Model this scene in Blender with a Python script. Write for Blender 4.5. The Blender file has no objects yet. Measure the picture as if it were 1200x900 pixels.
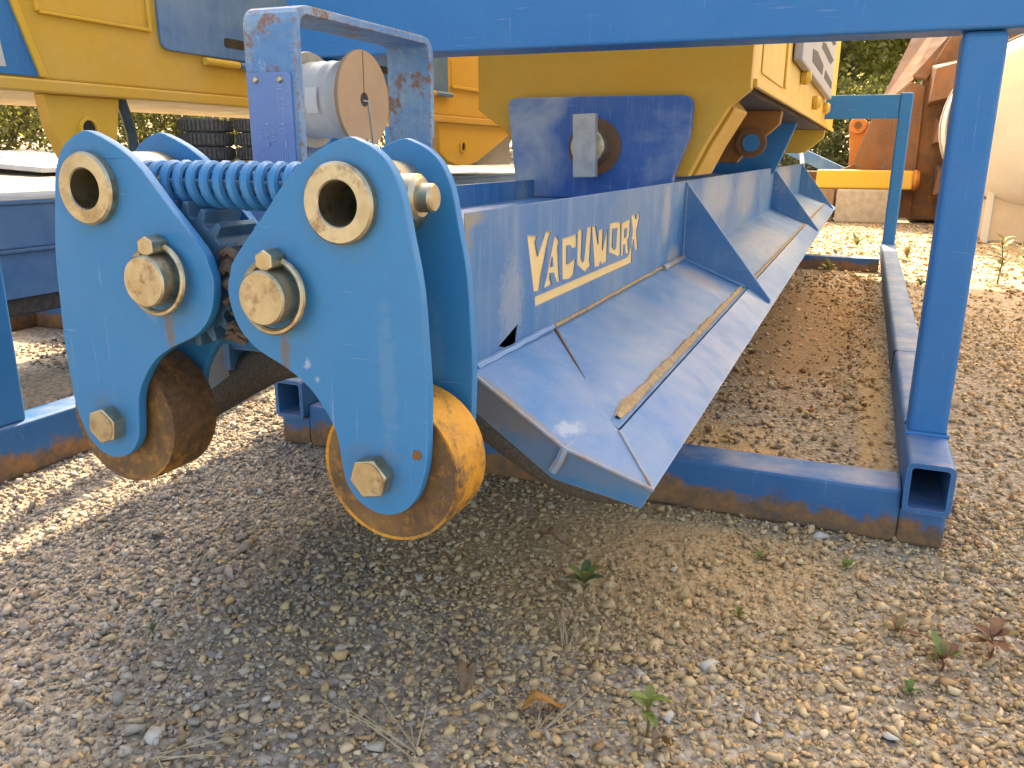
import bpy, bmesh, math, random
import numpy as np
from mathutils import Vector, Matrix
R_ = math.radians
random.seed(7); rng = np.random.default_rng(11)
S = bpy.context.scene
COL = S.collection

# ------------------------------------------------------------------ camera
cam = bpy.data.cameras.new('camera'); camo = bpy.data.objects.new('camera', cam); COL.objects.link(camo)
cam.sensor_width = 36.0; cam.lens = 28.98; cam.clip_start = 0.02; cam.clip_end = 600
ax_y = Vector((0.43478, 0.27950, -1)).normalized()      # long axis of the stand seen from the camera
ax_x = Vector((2.49068, -0.29710, 1)).normalized()
ax_x = (ax_x - ax_y * ax_x.dot(ax_y)).normalized(); ax_z = ax_x.cross(ax_y)
M = Matrix((ax_x, ax_y, ax_z)).to_4x4(); M.translation = Vector((0, 0, 0.70))
camo.matrix_world = M
S.camera = camo
# ------------------------------------------------------------------ sky, sun, exposure
SUN_EL, SUN_AZ = R_(45), R_(-11.5)                          # azimuth clockwise from +Y
w = bpy.data.worlds.new('World'); S.world = w; w.use_nodes = True
nt = w.node_tree; bg = nt.nodes['Background']
sky = nt.nodes.new('ShaderNodeTexSky'); sky.sky_type = 'NISHITA'; sky.sun_disc = False
sky.sun_elevation = SUN_EL; sky.sun_rotation = SUN_AZ
sky.dust_density = 4.0; sky.air_density = 0.9; sky.ozone_density = 0.6
nt.links.new(sky.outputs[0], bg.inputs[0]); bg.inputs[1].default_value = 0.14
sl = bpy.data.lights.new('sun', 'SUN'); so = bpy.data.objects.new('sun', sl); COL.objects.link(so)
sl.energy = 3.0; sl.angle = R_(0.5); sl.color = (1.0, 0.86, 0.66)
sd = Vector((math.sin(SUN_AZ) * math.cos(SUN_EL), math.cos(SUN_AZ) * math.cos(SUN_EL), math.sin(SUN_EL)))
so.rotation_euler = sd.to_track_quat('Z', 'Y').to_euler()
S.view_settings.view_transform = 'Standard'; S.view_settings.look = 'None'
S.view_settings.exposure = 2.2; S.view_settings.gamma = 1.0
S.view_settings.use_white_balance = True; S.view_settings.white_balance_temperature = 7800   # camera set for open shade
S.cycles.max_bounces = 5; S.cycles.diffuse_bounces = 3

# ------------------------------------------------------------------ material helpers
class NT:
    def __init__(s, name):
        s.m = bpy.data.materials.new(name); s.m.use_nodes = True
        s.t = s.m.node_tree; s.b = s.t.nodes['Principled BSDF']; s.out = s.t.nodes['Material Output']
        s.co = s.t.nodes.new('ShaderNodeTexCoord').outputs['Object']
    def n(s, t, **k):
        o = s.t.nodes.new(t)
        for a, v in k.items(): setattr(o, a, v)
        return o
    def set(s, inp, v):
        if isinstance(v, bpy.types.NodeSocket): s.t.links.new(v, inp)
        elif isinstance(v, (tuple, list)) and len(v) == 3 and inp.type == 'RGBA': inp.default_value = (*v, 1)
        else: inp.default_value = v
    def noise(s, sc, det=4, rough=.55, vec=None, scale3=None, dist=0):
        o = s.n('ShaderNodeTexNoise'); o.inputs['Scale'].default_value = sc
        o.inputs['Detail'].default_value = det; o.inputs['Roughness'].default_value = rough; o.inputs['Distortion'].default_value = dist
        v = vec or s.co
        if scale3:
            mp = s.n('ShaderNodeMapping'); mp.inputs['Scale'].default_value = scale3; s.set(mp.inputs[0], v); v = mp.outputs[0]
        s.set(o.inputs['Vector'], v); return o.outputs[0]
    def ramp(s, x, a, b):
        o = s.n('ShaderNodeMapRange', clamp=True); s.set(o.inputs[0], x)
        o.inputs[1].default_value = a; o.inputs[2].default_value = b; return o.outputs[0]
    def math(s, op, a, b=0.0):
        o = s.n('ShaderNodeMath', operation=op); s.set(o.inputs[0], a); s.set(o.inputs[1], b); return o.outputs[0]
    def mix(s, f, a, b, mode='MIX'):
        o = s.n('ShaderNodeMix', data_type='RGBA', blend_type=mode); s.set(o.inputs[0], f); s.set(o.inputs[6], a); s.set(o.inputs[7], b); return o.outputs[2]
    def bump(s, h, st, d=.002):
        o = s.n('ShaderNodeBump'); o.inputs['Strength'].default_value = st; o.inputs['Distance'].default_value = d
        s.set(o.inputs['Height'], h); s.t.links.new(o.outputs[0], s.b.inputs['Normal'])
    def edge(s, r): return s.ramp(s.edge_dot(r), .985, .80)
    def edge_dot(s, r):
        bv = s.n('ShaderNodeBevel', samples=2); bv.inputs[0].default_value = r
        g = s.n('ShaderNodeNewGeometry'); d = s.n('ShaderNodeVectorMath', operation='DOT_PRODUCT')
        s.set(d.inputs[0], bv.outputs[0]); s.set(d.inputs[1], g.outputs['Normal'])
        return d.outputs['Value']
    def up(s):
        g = s.n('ShaderNodeNewGeometry'); x = s.n('ShaderNodeSeparateXYZ'); s.set(x.inputs[0], g.outputs['Normal']); return x.outputs[2]
    def height(s):
        g = s.n('ShaderNodeNewGeometry'); x = s.n('ShaderNodeSeparateXYZ'); s.set(x.inputs[0], g.outputs['Position']); return x.outputs[2]
    def col(s, v): s.set(s.b.inputs['Base Color'], v)
    def rough(s, v): s.set(s.b.inputs['Roughness'], v)

RUST = (0.17, 0.065, 0.022); RUST2 = (0.26, 0.115, 0.035); PALE = (0.36, 0.42, 0.50)

def paint(name, base, fade, fade_amt=.35, rust=.62, edge_r=.0025, edge_col=PALE, edge_amt=.8, chips=.68, dust=.3,
          rough=.42, streak=.25, ground_rust=0, scale=1.0, rust_edge=.35, metal=0.0, stains=(), scratch=.3):
    s = NT(name)
    big = s.noise(3.2 * scale, 5, .6, dist=.4); fine = s.noise(38 * scale, 6, .65); mid = s.noise(11 * scale, 5, .62)
    st = s.noise(6 * scale, 4, .6, scale3=(6, 6, .6))
    c = s.mix(s.math('MULTIPLY', s.ramp(big, .42, .68), fade_amt), base, fade)
    c = s.mix(s.math('MULTIPLY', s.ramp(st, .52, .72), streak), c, fade)
    c = s.mix(s.math('MULTIPLY', s.ramp(fine, .35, .8), .12), c, (base[0] * .4, base[1] * .4, base[2] * .4))
    # chips: pale, then rusty
    ch = s.math('MULTIPLY', s.ramp(s.noise(85 * scale, 5, .7), chips, chips + .05), s.ramp(mid, .46, .62))
    c = s.mix(s.math('MULTIPLY', ch, .7), c, PALE)
    if scratch:
        for k3 in ((190, 190, 7), (9, 240, 150)):
            c = s.mix(s.math('MULTIPLY', s.math('MULTIPLY', s.ramp(s.noise(1, 3, .6, scale3=k3), .66, .70), s.ramp(mid, .42, .6)), scratch), c, PALE)
    if edge_amt > 0:
        ed = s.edge_dot(edge_r); e = s.ramp(ed, .985, .80)
        c = s.mix(s.math('MULTIPLY', s.math('MULTIPLY', e, s.ramp(mid, .30, .58)), edge_amt), c, edge_col)
        c = s.mix(s.math('MULTIPLY', s.math('MULTIPLY', s.ramp(ed, .999, .93), s.ramp(s.noise(24 * scale, 6, .7), .50, .60)), rust_edge), c, RUST2)
    rm = s.ramp(s.noise(8.5 * scale, 8, .68), rust, rust + .07)
    c = s.mix(s.math('MULTIPLY', rm, .85), c, s.mix(fine, RUST, RUST2))
    if ground_rust:
        hz = s.math('ADD', s.height(), s.math('MULTIPLY', s.math('SUBTRACT', s.noise(9, 9, .78), .5), ground_rust * 3.2))
        g = s.ramp(hz, ground_rust * 1.05, ground_rust * .75)
        c = s.mix(s.math('MULTIPLY', g, .92), c, s.mix(s.ramp(s.noise(26, 7, .75), .38, .62), (0.13, .085, .045), (0.33, .155, .035)))
    if dust:
        d = s.math('MULTIPLY', s.ramp(s.up(), .55, .95), s.math('MULTIPLY', s.ramp(s.noise(14 * scale, 5, .6), .35, .72), dust))
        c = s.mix(d, c, (.42, .40, .38))
    for (cx, cz, rx, rz, col_, amt, thr, *ya) in stains:
        mp = s.n('ShaderNodeMapping'); mp.inputs['Location'].default_value = (0, -cx / rx, -cz / rz) if ya else (-cx / rx, 0, -cz / rz); mp.inputs['Scale'].default_value = (0, 1 / rx, 1 / rz) if ya else (1 / rx, 0, 1 / rz)
        s.set(mp.inputs[0], s.co); ln = s.n('ShaderNodeVectorMath', operation='LENGTH'); s.set(ln.inputs[0], mp.outputs[0])
        k = s.ramp(s.math('ADD', ln.outputs['Value'], s.math('MULTIPLY', s.math('SUBTRACT', s.noise(90, 5, .7), .5), thr)), 1.0, .45)
        c = s.mix(s.math('MULTIPLY', k, amt), c, col_)
    s.col(c); s.rough(s.math('ADD', s.math('MULTIPLY', s.ramp(mid, .3, .7), .2), rough)); s.b.inputs['Metallic'].default_value = metal
    s.b.inputs['Specular IOR Level'].default_value = .45
    s.bump(s.math('ADD', s.math('MULTIPLY', fine, .35), s.math('MULTIPLY', mid, .8)), .12, .004)
    return s.m

BLUE = (0.022, 0.165, 0.46); FADE = (0.15, 0.27, 0.50)
mt = {}
mt['plate_blue'] = paint('plate_blue', (0.014, 0.190, 0.43), (0.024, 0.215, 0.45), .5, .80, .0016, (.26, .38, .48), .55, .76, .2, .40, .1,
    stains=[(.076, .128, .008, .030, (.15, .11, .06), .75, 1.1), (-.080, .136, .008, .030, (.16, .11, .06), .75, 1.1), (.104, .117, .005, .006, (.40, .46, .52), .6, 4.0), (-.102, .15, .010, .012, (.25, .36, .50), .3, 4.0), (.17, .265, .003, .003, (.06, .08, .12), .8, 1.5), (.157, .281, .055, .06, (.07, .12, .16), .35, 1.6), (-.171, .288, .055, .06, (.07, .12, .16), .35, 1.6), (.20, .10, .012, .10, (.10, .24, .40), .4, 2.5), (.115, .10, .004, .004, (.4, .46, .54), .5, 4.0), (.075, .19, .05, .06, (.09, .14, .17), .35, 2.2), (-.08, .19, .05, .06, (.09, .14, .17), .35, 2.2), (.18, .01, .04, .035, (.12, .13, .12), .35, 2.4), (-.19, .02, .04, .035, (.12, .13, .12), .35, 2.4)])
mt['pad_blue'] = paint('pad_blue', (0.020, 0.150, 0.36), (0.14, 0.25, 0.37), .75, .70, .003, PALE, .75, .68, .35, .36, .8,
    stains=[(-2.812, .26, .014, .10, (.30, .20, .10), .85, .9, 1), (-2.80, .322, .05, .012, (.30, .24, .15), .7, 1.2, 1), (-2.67, .20, .05, .075, (.30, .33, .36), .55, 2.0, 1), (-1.72, .26, .05, .09, (.36, .36, .33), .6, 1.6, 1),
            (-1.62, .15, .09, .03, (.36, .33, .28), .6, 1.4, 1), (-1.0, .27, .35, .09, (.40, .41, .42), .6, 1.4, 1), (-.3, .25, .35, .12, (.40, .40, .38), .5, 1.4, 1), (1.2, .26, .6, .1, (.42, .42, .40), .6, 1.4, 1)])
mt['wing_blue'] = paint('wing_blue', (0.026, 0.175, 0.40), (0.13, 0.26, 0.40), .8, .72, .003, (.5, .52, .55), .9, .68, .3, .30, .3,
    stains=[(-2.78, .07, .03, .008, (.55, .56, .56), .4, 2.2, 1), (-2.811, .10, .010, .06, (.20, .17, .12), .75, .8, 1), (-2.811, .035, .010, .03, (.16, .20, .27), .5, .9, 1), (-1.65, .10, .12, .035, (.38, .34, .30), .6, 1.3, 1), (-.5, .08, .6, .05, (.38, .38, .38), .5, 1.3, 1), (1.2, .07, .8, .06, (.42, .42, .42), .5, 1.3, 1)])
mt['lug_blue'] = paint('lug_blue', (0.018, 0.105, 0.34), (0.27, 0.33, 0.40), .95, .72, .003, (.3, .3, .3), .6, .66, .2, .4, .25, scale=1.6)
mt['stand_blue'] = paint('stand_blue', (0.012, 0.165, 0.42), (0.022, 0.20, 0.44), .45, .78, .003, (.10, .26, .46), .55, .82, .35, .40, .1)
mt['rail_blue'] = paint('rail_blue', (0.014, 0.130, 0.34), (0.07, 0.20, 0.38), .5, .74, .003, (.28, .36, .46), .6, .78, .5, .45, .15, ground_rust=.062)
mt['strap_blue'] = paint('strap_blue', (0.07, 0.22, 0.45), (0.26, 0.38, 0.44), .8, .54, .007, (.42, .37, .28), .9, .55, .15, .45, .5, scale=3, rust_edge=1.6)
mt['tag_blue'] = paint('tag_blue', (0.12, 0.22, 0.47), (0.17, 0.27, 0.50), .6, .9, .001, PALE, .3, .9, .1, .45, .1, scale=3)
mt['yellow'] = paint('yellow', (0.64, 0.385, 0.055), (0.64, 0.43, 0.13), .6, .80, .003, (.66, .42, .12), 0, .84, .15, .40, .3, rust_edge=.12)
mt['yellow_deep'] = paint('yellow_deep', (0.60, 0.315, 0.022), (0.58, 0.34, 0.05), .6, .80, .003, (.66, .42, .12), 0, .82, .15, .40, .35, rust_edge=.12)
mt['yellow_bright'] = paint('yellow_bright', (0.68, 0.41, 0.045), (0.68, 0.45, 0.11), .5, .82, .003, (.7, .46, .14), 0, .86, .15, .42, .25, rust_edge=.1)
mt['brown_jaw'] = paint('brown_jaw', (0.36, 0.15, 0.03), (0.20, 0.09, 0.03), .8, .50, .003, (.4, .25, .1), 0, .7, .1, .55, .4, rust_edge=.5)
mt['grey_vent'] = paint('grey_vent', (0.36, 0.36, 0.37), (.42, .42, .42), .4, .86, .003, (.5, .5, .5), 0, .9, .2, .5, .1, rust_edge=.1)
mt['under'] = paint('under', (0.06, 0.045, 0.035), (0.10, 0.07, 0.05), .6, .62, .003, (.1, .08, .05), 0, .9, 0, .6, .1)
mt['box_blue'] = paint('box_blue', (0.06, 0.19, 0.42), (0.18, 0.31, 0.48), .7, .82, .003, PALE, .8, .82, .1, .38, .3)
mt['rusty'] = paint('rusty', (0.155, 0.078, 0.045), (0.23, 0.125, 0.07), .9, .50, .008, (.4, .22, .12), 0, .75, .15, .7, .6, scale=.7, rust_edge=.4)
mt['rusty_dark'] = paint('rusty_dark', (0.13, 0.07, 0.04), (0.22, 0.12, 0.06), .8, .5, .006, (.3, .17, .1), 0, .8, .15, .75, .5, scale=.8)
mt['orange'] = paint('orange', (0.55, 0.18, 0.03), (0.6, 0.27, 0.08), .6, .6, .006, (.5, .3, .2), 0, .75, .1, .5, .4, scale=.8)

def simple(name, c1, c2, sc=20, rough=.6, metal=0, bump=.15, det=6, lo=.35, hi=.65, bd=.003):
    s = NT(name); f = s.noise(sc, det, .65); s.col(s.mix(s.ramp(f, lo, hi), c1, c2)); s.rough(rough)
    s.b.inputs['Metallic'].default_value = metal; s.bump(s.noise(sc * 2.5, 5, .6), bump, bd); return s.m
def zinc(name):
    s = NT(name); c = s.mix(s.ramp(s.noise(30, 5, .6), .35, .7), (.50, .45, .32), (.36, .29, .17))
    c = s.mix(s.math('MULTIPLY', s.ramp(s.noise(42, 7, .75), .52, .66), .75), c, (.17, .095, .045))
    c = s.mix(s.math('MULTIPLY', s.edge(.0018), .5), c, (.72, .68, .55))
    s.col(c); s.b.inputs['Metallic'].default_value = .9; s.rough(s.math('ADD', s.math('MULTIPLY', s.noise(45, 4), .35), .22)); s.bump(s.noise(160, 4, .6), .12, .001); return s.m
mt['zinc'] = zinc('zinc')
mt['bore'] = simple('bore', (.10, .095, .09), (.18, .17, .15), 40, .5, .5)
mt['steel_bar'] = simple('steel_bar', (.30, .31, .31), (.42, .42, .40), 30, .5, .35)
def roller(name, lo, hi):
    s = NT(name); a = s.noise(7, 8, .74); b = s.noise(90, 6, .75); bands = s.noise(1, 5, .7, scale3=(9, 60, 9))
    c = s.mix(s.ramp(b, .3, .7), (.68, .32, .016), (.56, .22, .012))
    x = s.math('ADD', s.math('MULTIPLY', a, .8), s.math('ADD', s.math('MULTIPLY', b, .32), s.math('MULTIPLY', bands, .10)))
    dirt = s.mix(s.ramp(b, .35, .65), (.075, .042, .022), (.19, .10, .038))
    c = s.mix(s.ramp(x, lo, hi), dirt, c)
    s.col(c); s.rough(.6); s.bump(s.math('ADD', b, bands), .2, .002); mt[name] = s.m
roller('roller', .545, .665); roller('roller_brown', .595, .76)
def roller_face():
    s = NT('roller_face'); a = s.noise(14, 6, .7); b = s.noise(70, 6, .7)
    c = s.mix(s.ramp(a, .4, .62), (.085, .048, .025), (.19, .105, .035)); c = s.mix(s.math('MULTIPLY', s.ramp(b, .52, .66), .5), c, (.42, .2, .03))
    s.col(c); s.rough(.6); s.bump(b, .25, .002); return s.m
mt['roller_face'] = roller_face()
mt['gear'] = simple('gear', (.025, .09, .17), (.06, .15, .24), 30, .55, .2)
mt['grease'] = simple('grease', (.02, .016, .014), (.12, .085, .06), 45, .5, 0, .5)
mt['rubber'] = simple('rubber', (.030, .030, .030), (.085, .082, .075), 60, .75, 0, .3)
mt['foam'] = simple('foam', (.045, .042, .036), (.13, .115, .085), 420, .9, 0, .4, 5, .40, .66)
mt['cream'] = simple('cream', (.78, .52, .20), (.80, .58, .27), 25, .6, 0, .05)
mt['board'] = simple('board', (.38, .24, .13), (.46, .30, .18), 9, .8, 0, .08)
mt['board_edge'] = simple('board_edge', (.55, .46, .34), (.62, .55, .43), 30, .8)
mt['film'] = simple('film', (.52, .54, .53), (.62, .63, .60), 14, .35, 0, .2)
mt['paper'] = simple('paper', (.70, .70, .68), (.74, .74, .72), 20, .7)
mt['tag_text'] = simple('tag_text', (.20, .31, .54), (.28, .38, .58), 40, .5)
mt['ink'] = simple('ink', (.03, .03, .03), (.05, .05, .05), 20, .7)
mt['black'] = simple('black', (.012, .012, .013), (.025, .025, .025), 20, .6)
mt['soil'] = simple('soil', (.30, .19, .09), (.50, .36, .20), 70, .95, 0, .8, 8, .3, .7, .004)
mt['weld'] = simple('weld', (.22, .32, .46), (.30, .20, .11), 32, .5, .2, .5)
mt['hose'] = simple('hose', (.02, .05, .07), (.04, .09, .12), 20, .4)
mt['poly_white'] = simple('poly_white', (.56, .53, .45), (.62, .59, .52), 3, .5, 0, .05)
mt['tan_base'] = simple('tan_base', (.52, .41, .27), (.60, .49, .34), 4, .7, 0, .1)
mt['concrete'] = simple('concrete', (.36, .31, .24), (.48, .43, .35), 14, .9, 0, .4)
mt['timber'] = simple('timber', (.20, .13, .075), (.32, .22, .13), 12, .85, 0, .3)
mt['tyre'] = simple('tyre', (.035, .037, .04), (.085, .085, .085), 10, .85, 0, .3)
mt['sheet'] = simple('sheet', (.42, .42, .41), (.52, .52, .50), 3, .7)
mt['blocker_grey'] = simple('blocker_grey', (.34, .36, .38), (.42, .44, .45), 2, .5)
mt['bark'] = simple('bark', (.10, .075, .05), (.19, .15, .11), 12, .9, 0, .6)

def attr_mat(name, rough=.8, trans=0.0, bump=None):
    s = NT(name); a = s.n('ShaderNodeAttribute', attribute_name='tint'); c = a.outputs['Color']
    if bump:
        f = s.noise(bump, 5, .65); c = s.mix(s.math('MULTIPLY', s.ramp(f, .35, .7), .35), c, s.mix(.55, c, (.05, .04, .03))); s.bump(f, .3, .002)
    s.col(c); s.rough(rough); s.b.inputs['Specular IOR Level'].default_value = .3
    if trans:
        t = s.n('ShaderNodeBsdfTranslucent'); s.set(t.inputs[0], s.mix(.4, c, (.5, .5, .05))); mx = s.n('ShaderNodeMixShader'); mx.inputs[0].default_value = trans
        s.t.links.new(s.b.outputs[0], mx.inputs[1]); s.t.links.new(t.outputs[0], mx.inputs[2]); s.t.links.new(mx.outputs[0], s.out.inputs[0])
    return s.m
mt['stone'] = attr_mat('stone', .85, 0, 120); mt['leaf'] = attr_mat('leaf', .5, .65)

# ------------------------------------------------------------------ object helpers
ORG = {}
def thing(name, label, cat, loc=(0, 0, 0), group=None):
    o = bpy.data.objects.new(name, None); COL.objects.link(o); o.location = loc; o.empty_display_size = .05
    ORG[o.name] = Vector(loc); return tag(o, label, cat, group)
def tag(o, label, cat, group=None):
    o['label'] = label; o['category'] = cat
    if group: o['group'] = group
    return o
class B:
    def __init__(s): s.bm = bmesh.new()
    def v(s, p): return s.bm.verts.new(p)
    def face(s, pts):
        return s.bm.faces.new([s.v(p) for p in pts])
    def box(s, x0, x1, y0, y1, z0, z1):
        P = [s.v(p) for p in ((x0, y0, z0), (x1, y0, z0), (x1, y1, z0), (x0, y1, z0), (x0, y0, z1), (x1, y0, z1), (x1, y1, z1), (x0, y1, z1))]
        for f in ((0, 3, 2, 1), (4, 5, 6, 7), (0, 1, 5, 4), (1, 2, 6, 5), (2, 3, 7, 6), (3, 0, 4, 7)): s.bm.faces.new([P[i] for i in f])
        return s
    def prism(s, poly, axis, a0, a1):
        f = {'y': lambda p, a: (p[0], a, p[1]), 'x': lambda p, a: (a, p[0], p[1]), 'z': lambda p, a: (p[0], p[1], a)}[axis]
        A = [s.v(f(p, a0)) for p in poly]; C = [s.v(f(p, a1)) for p in poly]; n = len(poly)
        s.bm.faces.new(A); s.bm.faces.new(C[::-1])
        for i in range(n): s.bm.faces.new((A[i], C[i], C[(i + 1) % n], A[(i + 1) % n]))
        return s
    def lathe(s, prof, c, axis='y', seg=32, closed=False):
        # prof: list of (radius, offset along axis)
        rings = []
        for r, a in prof:
            ring = []
            for i in range(seg):
                t = 2 * math.pi * i / seg; u, w_ = r * math.cos(t), r * math.sin(t)
                ring.append(s.v({'y': (c[0] + u, c[1] + a, c[2] + w_), 'x': (c[0] + a, c[1] + u, c[2] + w_), 'z': (c[0] + u, c[1] + w_, c[2] + a)}[axis]))
            rings.append(ring)
        n = len(rings)
        for k in range(n if closed else n - 1):
            a, b = rings[k], rings[(k + 1) % n]
            for i in range(seg): s.bm.faces.new((a[i], a[(i + 1) % seg], b[(i + 1) % seg], b[i]))
        if not closed:
            if prof[0][0] > 1e-6: s.bm.faces.new(rings[0][::-1])
            if prof[-1][0] > 1e-6: s.bm.faces.new(rings[-1])
        return s
    def tube(s, pts, r, seg=8, cap=True):
        pts = [Vector(p) for p in pts]; rings = []; n = len(pts); up = None
        for i, p in enumerate(pts):
            d = (pts[min(i + 1, n - 1)] - pts[max(i - 1, 0)]).normalized()
            if up is None: up = Vector((0, 0, 1)) if abs(d.z) < .9 else Vector((1, 0, 0))
            a = d.cross(up).normalized(); b = a.cross(d).normalized(); up = b
            rr = r[i] if isinstance(r, (list, tuple)) else r
            rings.append([s.v(p + a * rr * math.cos(2 * math.pi * k / seg) + b * rr * math.sin(2 * math.pi * k / seg)) for k in range(seg)])
        for i in range(n - 1):
            for k in range(seg): s.bm.faces.new((rings[i][k], rings[i][(k + 1) % seg], rings[i + 1][(k + 1) % seg], rings[i + 1][k]))
        if cap: s.bm.faces.new(rings[0][::-1]); s.bm.faces.new(rings[-1])
        return s
    def rtube_y(s, x0, x1, z0, z1, y0, y1, t):
        o = [(x0, z0), (x1, z0), (x1, z1), (x0, z1)]; i_ = [(x0 + t, z0 + t), (x1 - t, z0 + t), (x1 - t, z1 - t), (x0 + t, z1 - t)]
        def rnd(q, r):
            out = []
            for k in range(4):
                p = Vector(q[k]); a = (Vector(q[k - 1]) - p).normalized(); b = (Vector(q[(k + 1) % 4]) - p).normalized()
                for j in range(4):
                    th = j / 3; out.append(p + a * r * (1 - th) ** 1.7 + b * r * th ** 1.7)
            return out
        O, I = rnd(o, .012), rnd(i_, .006); n = len(O)
        L = [[s.v((p.x, y, p.y)) for p in q] for q, y in ((O, y0), (O, y1), (I, y1), (I, y0))]
        for k in range(4):
            a, b = L[k], L[(k + 1) % 4]
            for j in range(n): s.bm.faces.new((a[j], a[(j + 1) % n], b[(j + 1) % n], b[j]))
        return s
    def make(s, name, mat, parent=None, bevel=0, smooth=False, seg=2, rot=None):
        me = bpy.data.meshes.new(name); bmesh.ops.recalc_face_normals(s.bm, faces=s.bm.faces)
        if rot:   # (angle, axis, pivot)
            bmesh.ops.rotate(s.bm, verts=s.bm.verts, cent=rot[2], matrix=Matrix.Rotation(rot[0], 3, rot[1]))
        org = Vector((0, 0, 0))
        if parent is not None: org = ORG[parent.name]
        bmesh.ops.translate(s.bm, verts=s.bm.verts, vec=-org)
        if smooth:
            for f in s.bm.faces: f.smooth = True
            for e in s.bm.edges:
                if len(e.link_faces) == 2 and e.calc_face_angle(0) > R_(38): e.smooth = False
        s.bm.to_mesh(me); s.bm.free(); me.materials.append(mt[mat] if isinstance(mat, str) else mat)
        o = bpy.data.objects.new(name, me); COL.objects.link(o)
        if parent is not None: o.parent = parent
        ORG[o.name] = org
        if bevel:
            m = o.modifiers.new('bevel', 'BEVEL'); m.width = bevel; m.segments = seg; m.limit_method = 'ANGLE'; m.angle_limit = R_(40)
        return o
def spline(P, n=4):
    P = [np.array(p) for p in P]; out = []; N = len(P)
    for i in range(N):
        a, b, c, d = P[i - 1], P[i], P[(i + 1) % N], P[(i + 2) % N]
        for k in range(n):
            t = k / n; out.append(tuple(.5 * (2 * b + (c - a) * t + (2 * a - 5 * b + 4 * c - d) * t * t + (3 * b - a - 3 * c + d) * t ** 3)))
    return out
def rounded(poly, r, n=5):
    out = []; N = len(poly)
    for k in range(N):
        rr = r[k] if isinstance(r, (list, tuple)) else r
        p = Vector(poly[k]); a = Vector(poly[k - 1]) - p; b = Vector(poly[(k + 1) % N]) - p
        if rr <= 0: out.append(tuple(p)); continue
        A, C = p + a.normalized() * rr, p + b.normalized() * rr
        for j in range(n):
            t = j / (n - 1); out.append(tuple((1 - t) ** 2 * A + 2 * t * (1 - t) * p + t * t * C))
    return out

def cut_plate(name, outer, holes, y0, y1, mat, parent, bevel=0):
    # a flat plate in the XZ plane with real holes
    cu = bpy.data.curves.new(name, 'CURVE'); cu.dimensions = '2D'; cu.fill_mode = 'BOTH'; cu.extrude = (y1 - y0) / 2
    for poly in [outer] + holes:
        sp = cu.splines.new('POLY'); sp.points.add(len(poly) - 1); sp.use_cyclic_u = True
        for i, (a, c) in enumerate(poly): sp.points[i].co = (a, c, 0, 1)
    t = bpy.data.objects.new(name, cu); COL.objects.link(t); bpy.context.view_layer.update()
    me = bpy.data.meshes.new_from_object(t.evaluated_get(bpy.context.evaluated_depsgraph_get())); bpy.data.objects.remove(t)
    b = B(); b.bm.from_mesh(me); bpy.data.meshes.remove(me)
    for v in b.bm.verts: v.co = Vector((v.co.x, (y0 + y1) / 2 - v.co.z, v.co.y))
    bmesh.ops.remove_doubles(b.bm, verts=b.bm.verts, dist=1e-5)
    return b.make(name, mat, parent, bevel)
def circle(cx, cz, r, n=32): return [(cx + r * math.cos(2 * math.pi * k / n), cz + r * math.sin(2 * math.pi * k / n)) for k in range(n)]
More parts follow.
